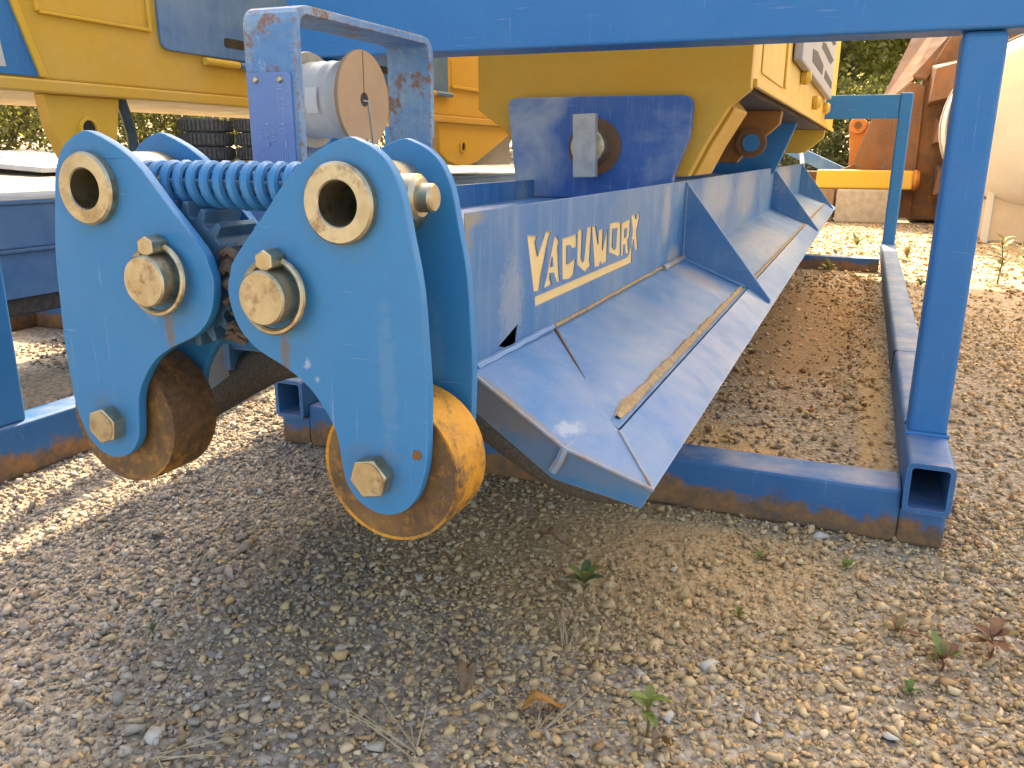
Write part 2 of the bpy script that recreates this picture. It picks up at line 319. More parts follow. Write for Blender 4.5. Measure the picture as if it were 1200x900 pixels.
# ------------------------------------------------------------------ ground
def gz(x, y):
    r = np.sqrt(x * x + y * y); return 0.03 * np.maximum(0, r - 11) * (r < 400)
def ground():
    rs = np.concatenate([np.linspace(0, 12, 25), np.geomspace(13, 350, 26)]); N = 64
    vs = [(0, 0, 0)]; fs = []
    for r in rs[1:]:
        for i in range(N):
            t = 2 * math.pi * i / N; x, y = r * math.cos(t), r * math.sin(t); vs.append((x, y, float(min(gz(np.float64(x), np.float64(y)), 1.4))))
    for i in range(N): fs.append((0, 1 + i, 1 + (i + 1) % N))
    for k in range(len(rs) - 2):
        a = 1 + k * N; b = a + N
        for i in range(N): fs.append((a + i, b + i, b + (i + 1) % N, a + (i + 1) % N))
    me = bpy.data.meshes.new('ground'); me.from_pydata(vs, [], fs)
    s = NT('ground_gravel')
    vo = s.n('ShaderNodeTexVoronoi'); vo.inputs['Scale'].default_value = 85; s.set(vo.inputs['Vector'], s.co)
    vr = s.n('ShaderNodeSeparateColor'); s.set(vr.inputs[0], vo.outputs['Color'])
    c = s.mix(s.ramp(vr.outputs[0], .1, .9), (.27, .225, .165), (.54, .45, .325))
    c = s.mix(s.math('MULTIPLY', s.ramp(vr.outputs[1], .75, .95), .6), c, (.58, .54, .47))
    c = s.mix(s.math('MULTIPLY', s.ramp(vo.outputs['Distance'], .35, .75), .55), c, (.13, .10, .07))
    big = s.noise(1.1, 5, .6); c = s.mix(s.math('MULTIPLY', s.ramp(big, .45, .7), .35), c, (.40, .31, .20))
    # earthy patches beside the pad, inside the stand; soil lightened to imitate warm light
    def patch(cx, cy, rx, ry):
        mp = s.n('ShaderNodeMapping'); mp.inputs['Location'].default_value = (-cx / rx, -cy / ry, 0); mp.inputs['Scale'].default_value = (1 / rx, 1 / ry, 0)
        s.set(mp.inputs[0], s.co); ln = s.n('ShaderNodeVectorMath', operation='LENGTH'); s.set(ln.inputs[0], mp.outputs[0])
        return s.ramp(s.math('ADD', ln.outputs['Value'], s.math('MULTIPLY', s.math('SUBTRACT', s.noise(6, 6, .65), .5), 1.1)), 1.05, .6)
    soil = s.mix(s.ramp(s.noise(45, 7, .7), .3, .7), (.42, .27, .12), (.68, .48, .24))  # soil tone, raised to carry warm light in its colour
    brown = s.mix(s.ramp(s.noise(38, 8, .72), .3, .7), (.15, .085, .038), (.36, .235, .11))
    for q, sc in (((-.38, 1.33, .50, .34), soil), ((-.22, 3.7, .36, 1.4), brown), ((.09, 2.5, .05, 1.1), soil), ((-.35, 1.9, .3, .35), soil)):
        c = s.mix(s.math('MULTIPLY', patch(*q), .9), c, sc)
    s.col(c); s.rough(.92)
    s.bump(s.math('ADD', s.math('MULTIPLY', s.math('SUBTRACT', 1.0, vo.outputs['Distance']), .8), s.math('MULTIPLY', s.noise(220, 4, .6), .3)), .8, .008)
    me.materials.append(s.m)
    for p in me.polygons: p.use_smooth = True
    o = bpy.data.objects.new('ground', me); COL.objects.link(o); o['kind'] = 'structure'
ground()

# loose gravel: many small angular stones, one object
def stone_variants(n, k=9, flat=.62):
    out = []
    for i in range(n):
        p = rng.normal(size=(k, 3)); p /= np.linalg.norm(p, axis=1)[:, None]; p *= rng.uniform(.68, 1.2, (k, 1)); p *= np.array([1, rng.uniform(.62, .95), rng.uniform(.42, .75)])
        bm = bmesh.new(); [bm.verts.new(q) for q in p]; g = bmesh.ops.convex_hull(bm, input=bm.verts)
        bmesh.ops.delete(bm, geom=[e for e in g['geom_interior'] if isinstance(e, bmesh.types.BMVert)], context='VERTS')
        bmesh.ops.triangulate(bm, faces=bm.faces); bm.verts.index_update()
        out.append((np.array([v.co[:] for v in bm.verts]), np.array([[v.index for v in f.verts] for f in bm.faces]))); bm.free()
    return out
VAR = stone_variants(18)
def rot_mats(n, tilt):
    az = rng.uniform(0, 2 * np.pi, n); tx = rng.normal(0, tilt, n); ty = rng.normal(0, tilt, n)
    c, s_ = np.cos, np.sin; Z = np.zeros(n); O = np.ones(n)
    Rz = np.array([[c(az), -s_(az), Z], [s_(az), c(az), Z], [Z, Z, O]]); Rx = np.array([[O, Z, Z], [Z, c(tx), -s_(tx)], [Z, s_(tx), c(tx)]]); Ry = np.array([[c(ty), Z, s_(ty)], [Z, O, Z], [-s_(ty), Z, c(ty)]])
    return np.einsum('ijn,jkn,kln->nil', Rx, Ry, Rz)
PAL = np.array([(.33, .29, .245), (.42, .365, .29), (.51, .44, .34), (.60, .54, .45), (.26, .225, .20), (.46, .35, .22), (.34, .225, .125), (.19, .165, .15), (.54, .41, .25)])
PW_L = np.array([.25, .2, .12, .07, .17, .06, .03, .09, .02]); PW_R = np.array([.13, .17, .17, .10, .08, .14, .10, .05, .10])
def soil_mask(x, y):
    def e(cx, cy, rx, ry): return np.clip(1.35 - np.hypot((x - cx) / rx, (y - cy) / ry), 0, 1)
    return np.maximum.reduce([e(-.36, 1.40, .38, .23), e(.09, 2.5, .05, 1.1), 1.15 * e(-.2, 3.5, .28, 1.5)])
def scatter(n, x0, x1, y0, y1, lo, hi, mean, sg, tilt=.45, keep=None, earth=False):
    x = rng.uniform(x0, x1, n); y = rng.uniform(y0, y1, n)
    if keep is not None: k = keep(x, y); x, y = x[k], y[k]
    k = rng.random(len(x)) > soil_mask(x, y) * .72; x, y = x[k], y[k]; n = len(x)
    sz = np.clip(rng.lognormal(np.log(mean), sg, n), lo, hi)
    t = np.clip((x + .92) / .55 + rng.normal(0, .35, n), 0, 1)
    pick = np.where(rng.random(n) < t, rng.choice(9, n, p=PW_R / PW_R.sum()), rng.choice(9, n, p=PW_L / PW_L.sum()))
    c = PAL[pick] * rng.uniform(.8, 1.2, (n, 1)) * (1 + rng.normal(0, .015, (n, 3)))
    wm_ = np.where(rng.random((n, 1)) < t[:, None], np.array([[.47, .375, .255]]), np.array([[.385, .345, .30]]))
    c = c * .78 + .22 * wm_ * rng.uniform(.75, 1.2, (n, 1))
    c = c * np.where(rng.random((n, 1)) < t[:, None], np.array([[1.20, 1.02, .74]]), np.array([[1.0, .97, .93]]))  # stones tinted tan to the right: warm light put into their colour
    c = c * 1.13
    warm_mask = np.clip(1.3 - np.hypot((x + .40) / .52, (y - 1.22) / .42), 0, 1)[:, None] * rng.uniform(.35, .85, (n, 1)); c = c * (1 - warm_mask) + warm_mask * np.array([.60, .42, .21])  # lifted, warm shade around the pad painted into the stone colour
    if earth: c = c * np.array([.66, .50, .36])
    z = gz(x, y) + sz * rng.uniform(-.12, .30, n)
    return x, y, z, sz, c, rot_mats(n, tilt)
def build_stones(sets, name, label):
    V, F, C = [], [], []; off = 0
    for x, y, z, sz, c, Rm in sets:
        vi = rng.integers(0, len(VAR), len(x))
        for k, (pv, pf) in enumerate(VAR):
            q = np.where(vi == k)[0]
            if not len(q): continue
            P = np.einsum('nij,vj->nvi', Rm[q], pv) * (sz[q] * .5)[:, None, None]; P[:, :, 0] += x[q, None]; P[:, :, 1] += y[q, None]; P[:, :, 2] += z[q, None]
            nv = len(pv); V.append(P.reshape(-1, 3)); F.append((pf[None] + (off + np.arange(len(q)) * nv)[:, None, None]).reshape(-1, 3)); C.append(np.repeat(c[q], nv, 0)); off += len(q) * nv
    V = np.concatenate(V); F = np.concatenate(F); C = np.concatenate(C)
    return fast_mesh(name, V, F, C, 'stone'), label
def fast_mesh(name, V, F, C, mat):
    me = bpy.data.meshes.new(name); n, m, k = len(V), len(F), F.shape[1]
    me.vertices.add(n); me.vertices.foreach_set('co', V.astype(np.float32).ravel())
    me.loops.add(m * k); me.loops.foreach_set('vertex_index', F.astype(np.int32).ravel())
    me.polygons.add(m); me.polygons.foreach_set('loop_start', np.arange(0, m * k, k, dtype=np.int32))
    a = me.attributes.new('tint', 'FLOAT_COLOR', 'POINT'); a.data.foreach_set('color', np.concatenate([np.clip(C, 0, 1), np.ones((n, 1))], 1).astype(np.float32).ravel())
    me.update(calc_edges=True); me.materials.append(mt[mat]); return me
in_view = lambda x, y: (x > -2.0 * y - .25) & (x < .30 * y + .45)
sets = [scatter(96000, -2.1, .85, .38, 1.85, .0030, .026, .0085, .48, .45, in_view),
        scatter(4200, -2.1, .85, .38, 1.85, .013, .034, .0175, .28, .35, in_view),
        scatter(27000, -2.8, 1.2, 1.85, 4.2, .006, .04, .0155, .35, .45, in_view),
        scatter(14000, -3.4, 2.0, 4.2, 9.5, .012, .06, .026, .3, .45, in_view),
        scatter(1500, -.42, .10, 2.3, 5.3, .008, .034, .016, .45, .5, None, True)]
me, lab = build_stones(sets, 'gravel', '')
g = bpy.data.objects.new('gravel', me); COL.objects.link(g); g['kind'] = 'stuff'; g['label'] = 'loose crushed gravel covering the yard'; g['category'] = 'gravel'

# ------------------------------------------------------------------ main transport stand
st = thing('transport_stand', 'blue square tube stand of rails, posts and a top beam around the lettered pad', 'stand', (-.535, 3.6, 0))
b = B(); b.box(-1.19, .122, 1.57, 1.67, .0, .106); b.box(.122, .2, 1.57, 1.67, 0, .0725); b.box(-1.27, -1.19, 1.57, 1.67, 0, .0725)
b.make('cross_rail', 'rail_blue', st, .007)
B().box(-1.19, .122, 5.50, 5.58, 0, .085).make('cross_rail', 'rail_blue', st, .007)
for x0, x1 in ((.123, .203), (-1.271, -1.191)):
    B().rtube_y(x0, x1, .073, .168, 1.552, 5.70, .009).make('long_rail', 'rail_blue', st, 0, True)
for x0, x1, y0, y1, z1 in ((.127, .198, 1.73, 1.80, .906), (-1.262, -1.196, 1.73, 1.80, .906), (.126, .196, 5.56, 5.63, 1.045), (-1.262, -1.192, 5.56, 5.63, 1.045)):
    p = B().box(x0, x1, y0, y1, .166, z1).make('post', 'stand_blue', st, .010, False, 3)
    q = B(); q.tube([(x0 - .002, y0 - .002, .169), (x1 + .002, y0 - .002, .169), (x1 + .002, y1 + .002, .169), (x0 - .002, y1 + .002, .169)], .0045, 6).make('weld_bead', 'stand_blue', p, 0, True)
B().box(-1.29, .32, 1.715, 1.815, .907, 1.075).make('top_beam', 'stand_blue', st, .006, False, 3)
B().box(-1.19, .126, 5.565, 5.625, .900, 1.035).make('top_beam', 'stand_blue', st, .006)
for x in (-.80, -.47):
    B().box(x - .03, x + .03, 1.59, 1.65, .105, .405).make('saddle_post', 'stand_blue', st, .004)
    B().box(x - .03, x + .03, 5.51, 5.57, .084, .405).make('saddle_post', 'stand_blue', st, .004)
B().box(.121, .205, 2.498, 2.502, .10, .1685).make('joint_seam', 'black', st)

# ------------------------------------------------------------------ vacuum pad
XC = -.62; Y0, Y1 = .886, 6.55
pad = thing('vacuum_pad', 'long blue steel vacuum pad with cut-out lettered side wall, gussets and sloping wings', 'vacuum pad', (XC, 3.7, .3))
LET = {'V': [(1.0874, .5845), (1.1202, .5812), (1.114, .5754), (1.1274, .5492), (1.1582, .5821), (1.1617, .5851), (1.1768, .5814), (1.1692, .5739), (1.1427, .5257), (1.1333, .504), (1.1141, .5056)],
 'A': [(1.1965, .5695), (1.2045, .5748), (1.2175, .5657), (1.2127, .5605), (1.2207, .5155), (1.2248, .5053), (1.2145, .5043), (1.2041, .5158), (1.1992, .5231), (1.1798, .5237), (1.1793, .5134), (1.1863, .5048), (1.1577, .5044), (1.1668, .5151)],
 'Ai': [(1.1906, .5477), (1.1972, .529), (1.1828, .5295)],
 'C': [(1.2364, .5668), (1.2693, .5667), (1.3036, .568), (1.305, .5514), (1.2861, .5503), (1.273, .5581), (1.2566, .5577), (1.2572, .5247), (1.2665, .5226), (1.291, .5277), (1.3006, .5276), (1.2928, .5062), (1.2742, .5025), (1.2406, .5061)],
 'U': [(1.3257, .5748), (1.3339, .5721), (1.3315, .5261), (1.3444, .5167), (1.3511, .5187), (1.3628, .5739), (1.3859, .5737), (1.3792, .5165), (1.3855, .5103), (1.356, .5033), (1.3141, .5209), (1.3129, .5718)],
 'W': [(1.392, .5727), (1.4105, .5728), (1.431, .5368), (1.4323, .564), (1.4567, .5641), (1.4564, .5232), (1.4867, .5639), (1.4862, .5063), (1.4507, .5059), (1.4522, .5124), (1.4433, .5034), (1.413, .5049)],
 'O': [(1.5022, .5695), (1.5311, .5707), (1.5748, .5675), (1.5794, .5089), (1.5664, .5067), (1.5348, .5148), (1.5021, .5217)],
 'Oi': [(1.5213, .5623), (1.5537, .5621), (1.5493, .5215), (1.5385, .5191), (1.5205, .5268)],
 'R': [(1.5843, .5645), (1.6343, .5684), (1.6457, .5683), (1.6443, .5378), (1.631, .5316), (1.643, .5058), (1.6211, .5061), (1.6151, .5258), (1.6058, .5262), (1.6027, .5052), (1.5889, .5062)],
 'Ri': [(1.6084, .5554), (1.625, .5565), (1.6227, .5361), (1.608, .535)],
 'X': [(1.655, .5758), (1.6815, .5757), (1.6938, .5637), (1.7134, .5784), (1.7203, .575), (1.7006, .543), (1.7148, .506), (1.6941, .5068), (1.6815, .5321), (1.6764, .5184), (1.6651, .5198), (1.6731, .5453)],
 'ul': [(1.1175, .4945), (1.6325, .4945), (1.6461, .4992), (1.6553, .5133), (1.6694, .5106), (1.6717, .4813), (1.12, .4813)],
 'notch': [(.985, .449), (1.050, .466), (1.042, .434)]}
cu = bpy.data.curves.new('wall_outline', 'CURVE'); cu.dimensions = '2D'; cu.fill_mode = 'BOTH'; cu.extrude = .0008
def grow(poly, d):
    P = [Vector(p) for p in poly]; area = sum(P[i - 1].x * P[i].y - P[i].x * P[i - 1].y for i in range(len(P))); sg_ = 1 if area > 0 else -1; out = []
    for i in range(len(P)):
        a = (P[i] - P[i - 1]).normalized(); c = (P[(i + 1) % len(P)] - P[i]).normalized(); n_ = Vector((a.y + c.y, -a.x - c.x)) * sg_
        k = min(2.0, 1 / max(.35, n_.length / 2)); out.append(tuple(P[i] + n_.normalized() * d * k))
    return out
for poly in [[(Y0, .40), (2.19, .40), (2.19, .63), (Y0, .63)]] + [grow(v, -.0010 if k.endswith('i') else (.0022 if k in 'VACUWORX' else .0008)) for k, v in LET.items()]:
    sp = cu.splines.new('POLY'); sp.points.add(len(poly) - 1); sp.use_cyclic_u = True
    for i, (a, c) in enumerate(poly): sp.points[i].co = (a, c, 0, 1)
tmp = bpy.data.objects.new('wall_outline', cu); COL.objects.link(tmp); bpy.context.view_layer.update()
wm = bpy.data.meshes.new_from_object(tmp.evaluated_get(bpy.context.evaluated_depsgraph_get())); bpy.data.objects.remove(tmp)
co = np.empty(len(wm.vertices) * 3, np.float32); wm.vertices.foreach_get('co', co); co = co.reshape(-1, 3)
new = np.stack([co[:, 2] - .4308 - XC, co[:, 0] - 3.7, co[:, 1] - .3], 1); wm.vertices.foreach_set('co', new.ravel()); wm.update()
wm.materials.clear(); wm.materials.append(mt['pad_blue']); wm.name = 'side_wall'
sw = bpy.data.objects.new('side_wall', wm); COL.objects.link(sw); sw.parent = pad; ORG[sw.name] = ORG[pad.name]
sw['label'] = 'side wall with the cut-out letters VACUWORX and an underline'
B().box(-.4375, -.4320, 1.07, 1.74, .472, .592).make('letter_backing', 'cream', sw)
b = B(); b.box(-.440, -.430, 2.19, Y1, .40, .63); b.make('side_wall', 'pad_blue', pad)
B().box(-.81, -.80, Y0, Y1, .40, .63).make('side_wall', 'pad_blue', pad)
B().box(-.80, -.4425, Y0 + .004, Y1 - .02, .578, .585).make('deck', 'wing_blue', pad)
B().box(-.80, -.4425, Y0 + .006, Y0 + .02, .43, .5775).make('end_plate', 'pad_blue', pad)
mir = lambda p: (2 * XC - p[0], p[1], p[2])
for sgn in (1, -1):
    f = (lambda p: p) if sgn == 1 else mir
    b = B()   # inner wing sheet
    top = [(-.43, 1.20, .431), (-.275, .985, .3655), (-.256, .965, .363), (-.256, Y1 - .03, .363), (-.43, Y1 - .03, .431)]
    A = [b.v(f(p)) for p in top]; C = [b.v(f((p[0], p[1], p[2] - .012))) for p in top]
    b.bm.faces.new(A); b.bm.faces.new(C[::-1])
    for i in range(5): b.bm.faces.new((A[i], C[i], C[(i + 1) % 5], A[(i + 1) % 5]))
    b.make('wing', 'wing_blue', pad, 0)
    b = B()   # flange that drops off round the rim
    A1, A2, T = (-.43, Y0, .441), (-.300, Y0, .356), (-.19, Y0, .321)
    A3, C2, A4 = (-.275, .985, .3665), (-.252, .955, .3635), (-.43, 1.20, .4325)
    B1, B2, B3 = (-.43, Y0 + .008, .390), (-.318, Y0 + .008, .312), (-.205, Y0 + .008, .292)
    TF, CF, BF = (-.19, Y1, .321), (-.252, Y1 - .03, .3635), (-.205, Y1, .292)
    for q in ((A1, A2, A3, A4), (A2, T, C2, A3), (T, TF, CF, C2), (A1, B1, B2, A2), (A2, B2, B3, T), (T, B3, BF, TF),
              (B2, B3, BF, (-.315, Y1, .322)), (B1, B2, (-.315, Y1, .322), (-.43, Y1, .398)), (TF, BF, (-.315, Y1, .322), CF), (CF, (-.315, Y1, .322), (-.43, Y1, .398), (-.43, Y1, .43))):
        b.face([f(p) for p in q])
    bmesh.ops.remove_doubles(b.bm, verts=b.bm.verts, dist=.0005)
    fl = b.make('rim_flange', 'wing_blue', pad, 0, True)
    for pts, r in (([A1, A2, T], .0026), ([A2, (-.292, .955, .3635)], .002), ([T, C2], .0022), ([(-.427, y, .4385 - .0018 * (y - Y0) + .0008 * math.sin(y * 90)) for y in np.arange(Y0 + .02, 1.2, .02)], .009), ([(-.425, 1.95, .434), (-.425, 2.19, .434)], .008), ([A2, (-.304, Y0 - .003, .343), (-.314, Y0 - .002, .326)], .006)):
        B().tube([f(p) for p in pts], r if r != .009 else .0055, 7).make('weld_bead', 'weld' if r != .009 else 'wing_blue', fl, 0, True)
    if sgn == 1:
        b = B()   # soil lying in the crease
        ys = np.arange(1.0, 2.17, .02); row = []
        for i, y in enumerate(ys):
            wd = (.0105 + .0014 * math.sin(y * 31) + .0009 * math.sin(y * 77 + 1) + .0008 * rng.random()) * min(1, (y - .97) / .06) * (1.1 - .3 * (y - 1)); hh = .003 + .004 * rng.random(); xc = -.262 - .003
            row.append([b.v(p) for p in ((xc - wd * 1.05, y, .366 + wd * 1.05 * .40 - .002), (xc - wd * .5, y, .366 + hh), (xc + wd * .3, y, .3635 + hh * .6), (xc + wd * .6, y, .355))])
        for i in range(len(row) - 1):
            for k in range(3): b.bm.faces.new((row[i][k], row[i][k + 1], row[i + 1][k + 1], row[i + 1][k]))
        b.make('soil_ridge', 'soil', pad, 0, True)
        b = B(); b.tube([(-.429, y, .4345 + .002 * rng.random()) for y in np.arange(1.2, 1.96, .05)], .0035, 6).make('soil_ridge', 'soil', pad, 0, True)
        for (a, c_) in ((2.24, 4.36), (4.46, 6.3)):
            b = B(); b.tube([(-.259, y, .3655) for y in np.arange(a, c_, .1)], .0045, 6).make('soil_ridge', 'soil', pad, 0, True)
        b = B(); b.tube([(-.427, 1.2, .4325), (-.395, 1.155, .4185), (-.36, 1.107, .4035), (-.335, 1.072, .393)], [.0032, .0022, .0014, .0004], 6).make('rust_seam', 'rusty', pad, 0, True)
    for gy in (2.20, 4.40, 6.25):
        pl = [(-.4305, .629), (-.4305, .43), (-.262, .364), (-.197, .322), (-.196, .336)]
        if sgn == -1: pl = [(2 * XC - x, z) for x, z in pl]
        gu = B().prism(pl, 'y', gy - .006, gy + .006).make('gusset', 'pad_blue', pad, .002)
        if gy < 3 and sgn == 1:
            B().tube([(-.428, gy - .008, z_ ) for z_ in np.arange(.432, .628, .012)], [.0045 + .0009 * math.sin(k * 2.4) for k in range(len(np.arange(.432, .628, .012)))], 6).make('weld_bead', 'pad_blue', gu, 0, True)
            B().tube([(-.43 + .168 * k / 14, gy - .008, .432 - .067 * k / 14) for k in range(15)], [.0048 + .001 * math.sin(k * 2.1) for k in range(15)], 6).make('weld_bead', 'wing_blue', gu, 0, True)
    # foam seal: along the side and round the arch of the end
    if sgn == 1:
        n = 28; arc = []
        for i in range(n + 1):
            t = -1 + 2 * i / n; x = XC + .40 * t; arc.append((x, Y0 + .036, float(np.interp(abs(x - XC), [0, .08, .13, .19, .25, .305, .36, .413], [.432, .427, .415, .380, .342, .311, .302, .312]))))
        se = B().tube(arc, [.036 - .013 * abs(p[0] - XC) / .4 for p in arc], 12).make('seal', 'foam', pad, 0, True)
        se['label'] = 'dark foam rubber seal arching under the front end'
        B().tube([(p[0], Y1 - .04, p[2]) for p in arc], .026, 8).make('seal', 'foam', pad, 0, True)
        b = B()
        for i in range(n):
            a, c_ = arc[i], arc[i + 1]; b.face([(a[0], Y0 + .05, a[2] + .008), (c_[0], Y0 + .05, c_[2] + .008), (c_[0], Y1 - .03, c_[2] + .008), (a[0], Y1 - .03, a[2] + .008)])
        b.make('underside', 'under', pad)
    x = XC + sgn * .372
    B().tube([(x, Y0 + .04, .303), (x, 3.5, .303), (x, Y1 - .04, .303)], .020, 10).make('seal', 'foam', pad, 0, True)
# lug that carries the lifter
lug = B().prism(rounded([(-.878, .832), (-.848, .586), (-.4435, .586), (-.437, .645), (-.403, .74), (-.399, .832)][::-1], [.03, 0, 0, 0, 0, .03]), 'y', 2.06, 2.09).make('lug_plate', 'lug_blue', pad, .003)
B().lathe([(.068, -.003), (.068, 0), (.04, .001)], (-.638, 2.059, .712), 'y', 36).make('pin_washer', 'rusty_dark', lug, 0, True)
B().lathe([(.040, -.06), (.043, -.057), (.043, .10)], (-.638, 2.055, .712), 'y', 32).make('pin', 'zinc', lug, 0, True)
B().box(-.668, -.612, 1.975, 2.000, .640, .788).make('keeper_bar', 'steel_bar', lug, .002, rot=(R_(-1.8), 'Y', (-.64, 1.99, .71)))
B().box(-.86, -.83, 2.20, 6.2, .586, .60).make('hose_tray', 'under', pad)
# strap bracket with name plate
strap = []
x0, x1 = -.770, -.688
out = rounded([(.930, .584), (.930, .879), (1.302, .879), (1.302, .584)], [0, .03, .03, 0], 6); inn = rounded([(.942, .584), (.942, .868), (1.290, .868), (1.290, .584)], [0, .02, .02, 0], 6)
b = B(); L = []
for q in (out, inn): L.append([[b.v((x, p[0], p[1])) for p in q] for x in (x0, x1)])
n = len(out)
for k in range(n - 1):
    for s_, (i, j) in ((0, (0, 1)), (1, (1, 0))):
        b.bm.faces.new((L[s_][i][k], L[s_][j][k], L[s_][j][k + 1], L[s_][i][k + 1]))
    for i in (0, 1): b.bm.faces.new((L[0][i][k], L[0][i][k + 1], L[1][i][k + 1], L[1][i][k]))
for k in (0, n - 1): b.bm.faces.new((L[0][0][k], L[0][1][k], L[1][1][k], L[1][0][k]))
sb = b.make('strap_bracket', 'strap_blue', pad, .0015)
np_ = B().prism(rounded([(-.766, .600), (-.697, .600), (-.697, .797), (-.766, .797)], .006), 'y', .9265, .9302).make('name_plate', 'tag_blue', sb, .0008)
for x in (-.7515, -.7125): B().lathe([(0.0001, -.0042), (.003, -.0036), (.0045, -.0015), (.0048, 0)], (x, .9265, .788), 'y', 14).make('rivet', 'zinc', sb, 0, True)
# stamped columns of small characters on the name plate (worn, barely legible)
b = B(); rr = random.Random(3)
def glyph(x, z, w_, h_):
    for k in range(rr.choice((2, 3, 3))):
        if rr.random() < .5: xx = x + rr.random() * w_; b.box(xx, xx + .0009, .9258, .9266, z, z + h_)
        else: zz = z + rr.random() * h_; b.box(x, x + w_, .9258, .9266, zz, zz + .0009)
z = .775
while z > .61: glyph(-.7185, z, .0095, .010); z -= .0145
for xc in (-.741, -.731, -.752):
    z = .765 - rr.random() * .04
    while z > .61:
        if rr.random() < .7: glyph(xc, z, .006, .0055)
        z -= .0085
b.make('stamped_text', 'tag_text', sb)

# cable reel in the strap bracket
reel = thing('cable_reel', 'cardboard cable reel wrapped in pale film inside the strap bracket', 'reel', (-.74, 1.11, .585))
B().lathe([(.068, -.003), (.069, 0), (.068, .003)], (-.697, 1.095, .772), 'x', 48).make('flange', 'board', reel, 0, True)
B().lathe([(.068, -.004), (.069, 0), (.068, .004)], (-.788, 1.095, .772), 'x', 48).make('flange', 'board_edge', reel, 0, True)
prof = [(.053, -.0835)] + [(.0540 + .0012 * math.sin(i * 2.1), -.083 + i * .0062) for i in range(14)] + [(.053, .0)]
B().lathe(prof, (-.7015, 1.095, .772), 'x', 48).make('wound_film', 'film', reel, 0, True)
lb = B()
for i in range(6):
    a0, a1 = R_(165 + 6 * i), R_(171 + 6 * i)
    lb.face([(x, 1.095 + .0565 * math.cos(a), .772 + .0565 * math.sin(a)) for x, a in ((-.758, a0), (-.738, a0), (-.738, a1), (-.758, a1))])
lb.make('paper_label', 'paper', reel)
B().tube([(-.6930, 1.090, .770), (-.6930, 1.104, .770), (-.6930, 1.112, .73), (-.692, 1.118, .68)], .0015, 6).make('wire_handle', 'steel_bar', reel, 0, True)
B().tube([(-.83, 1.095, .772), (-.702, 1.095, .772)], .008, 10).make('axle', 'steel_bar', reel, 0, True)
B().box(-.812, -.797, 1.085, 1.135, .584, .80).make('reel_upright', 'strap_blue', reel, .002)
for y in (1.085, 1.100): B().lathe([(.0001, .005), (.0035, .003), (.004, 0)], (-.694, y, .713), 'x', 10).make('screw', 'zinc', reel, 0, True)

B().box(-.6942, -.6935, 1.0942, 1.0958, .775, .838).make('flange_seam', 'rusty_dark', reel)
B().lathe([(.010, 0), (.010, .0006)], (-.6941, 1.095, .772), 'x', 20).make('flange_hole', 'black', reel)
# ------------------------------------------------------------------ guide roller assembly on the end of the pad
ra = thing('guide_roller_assembly', 'pair of blue geared pivot arms with coil spring and worn orange rollers', 'roller guide', (XC, .76, .37))
OUT = [(.1588, .711), (.1057, .6848), (.0629, .6385), (.0201, .5916), (.0114, .5733), (.0071, .5548), (.0132, .5268), (.0249, .5083), (.0438, .4933), (.0758, .4788), (.1037, .4605), (.1244, .435), (.1357, .4111), (.1409, .3745), (.1453, .3577), (.1603, .3397), (.1851, .3308), (.2101, .3369), (.2278, .3545), (.2374, .3787), (.2419, .4015), (.2438, .4371), (.2447, .4717), (.2428, .5103), (.2389, .5725), (.2294, .6243), (.2216, .6631), (.2107, .686), (.1975, .6996), (.1794, .7087)]
OUT = spline(OUT, 3)
def hexa(c, r, y0, y1, a0=0):
    return B().prism([(c[0] + r * math.cos(a0 + k * math.pi / 3), c[1] + r * math.sin(a0 + k * math.pi / 3)) for k in range(6)], 'y', y0, y1)
GN, GR = 20, .0752
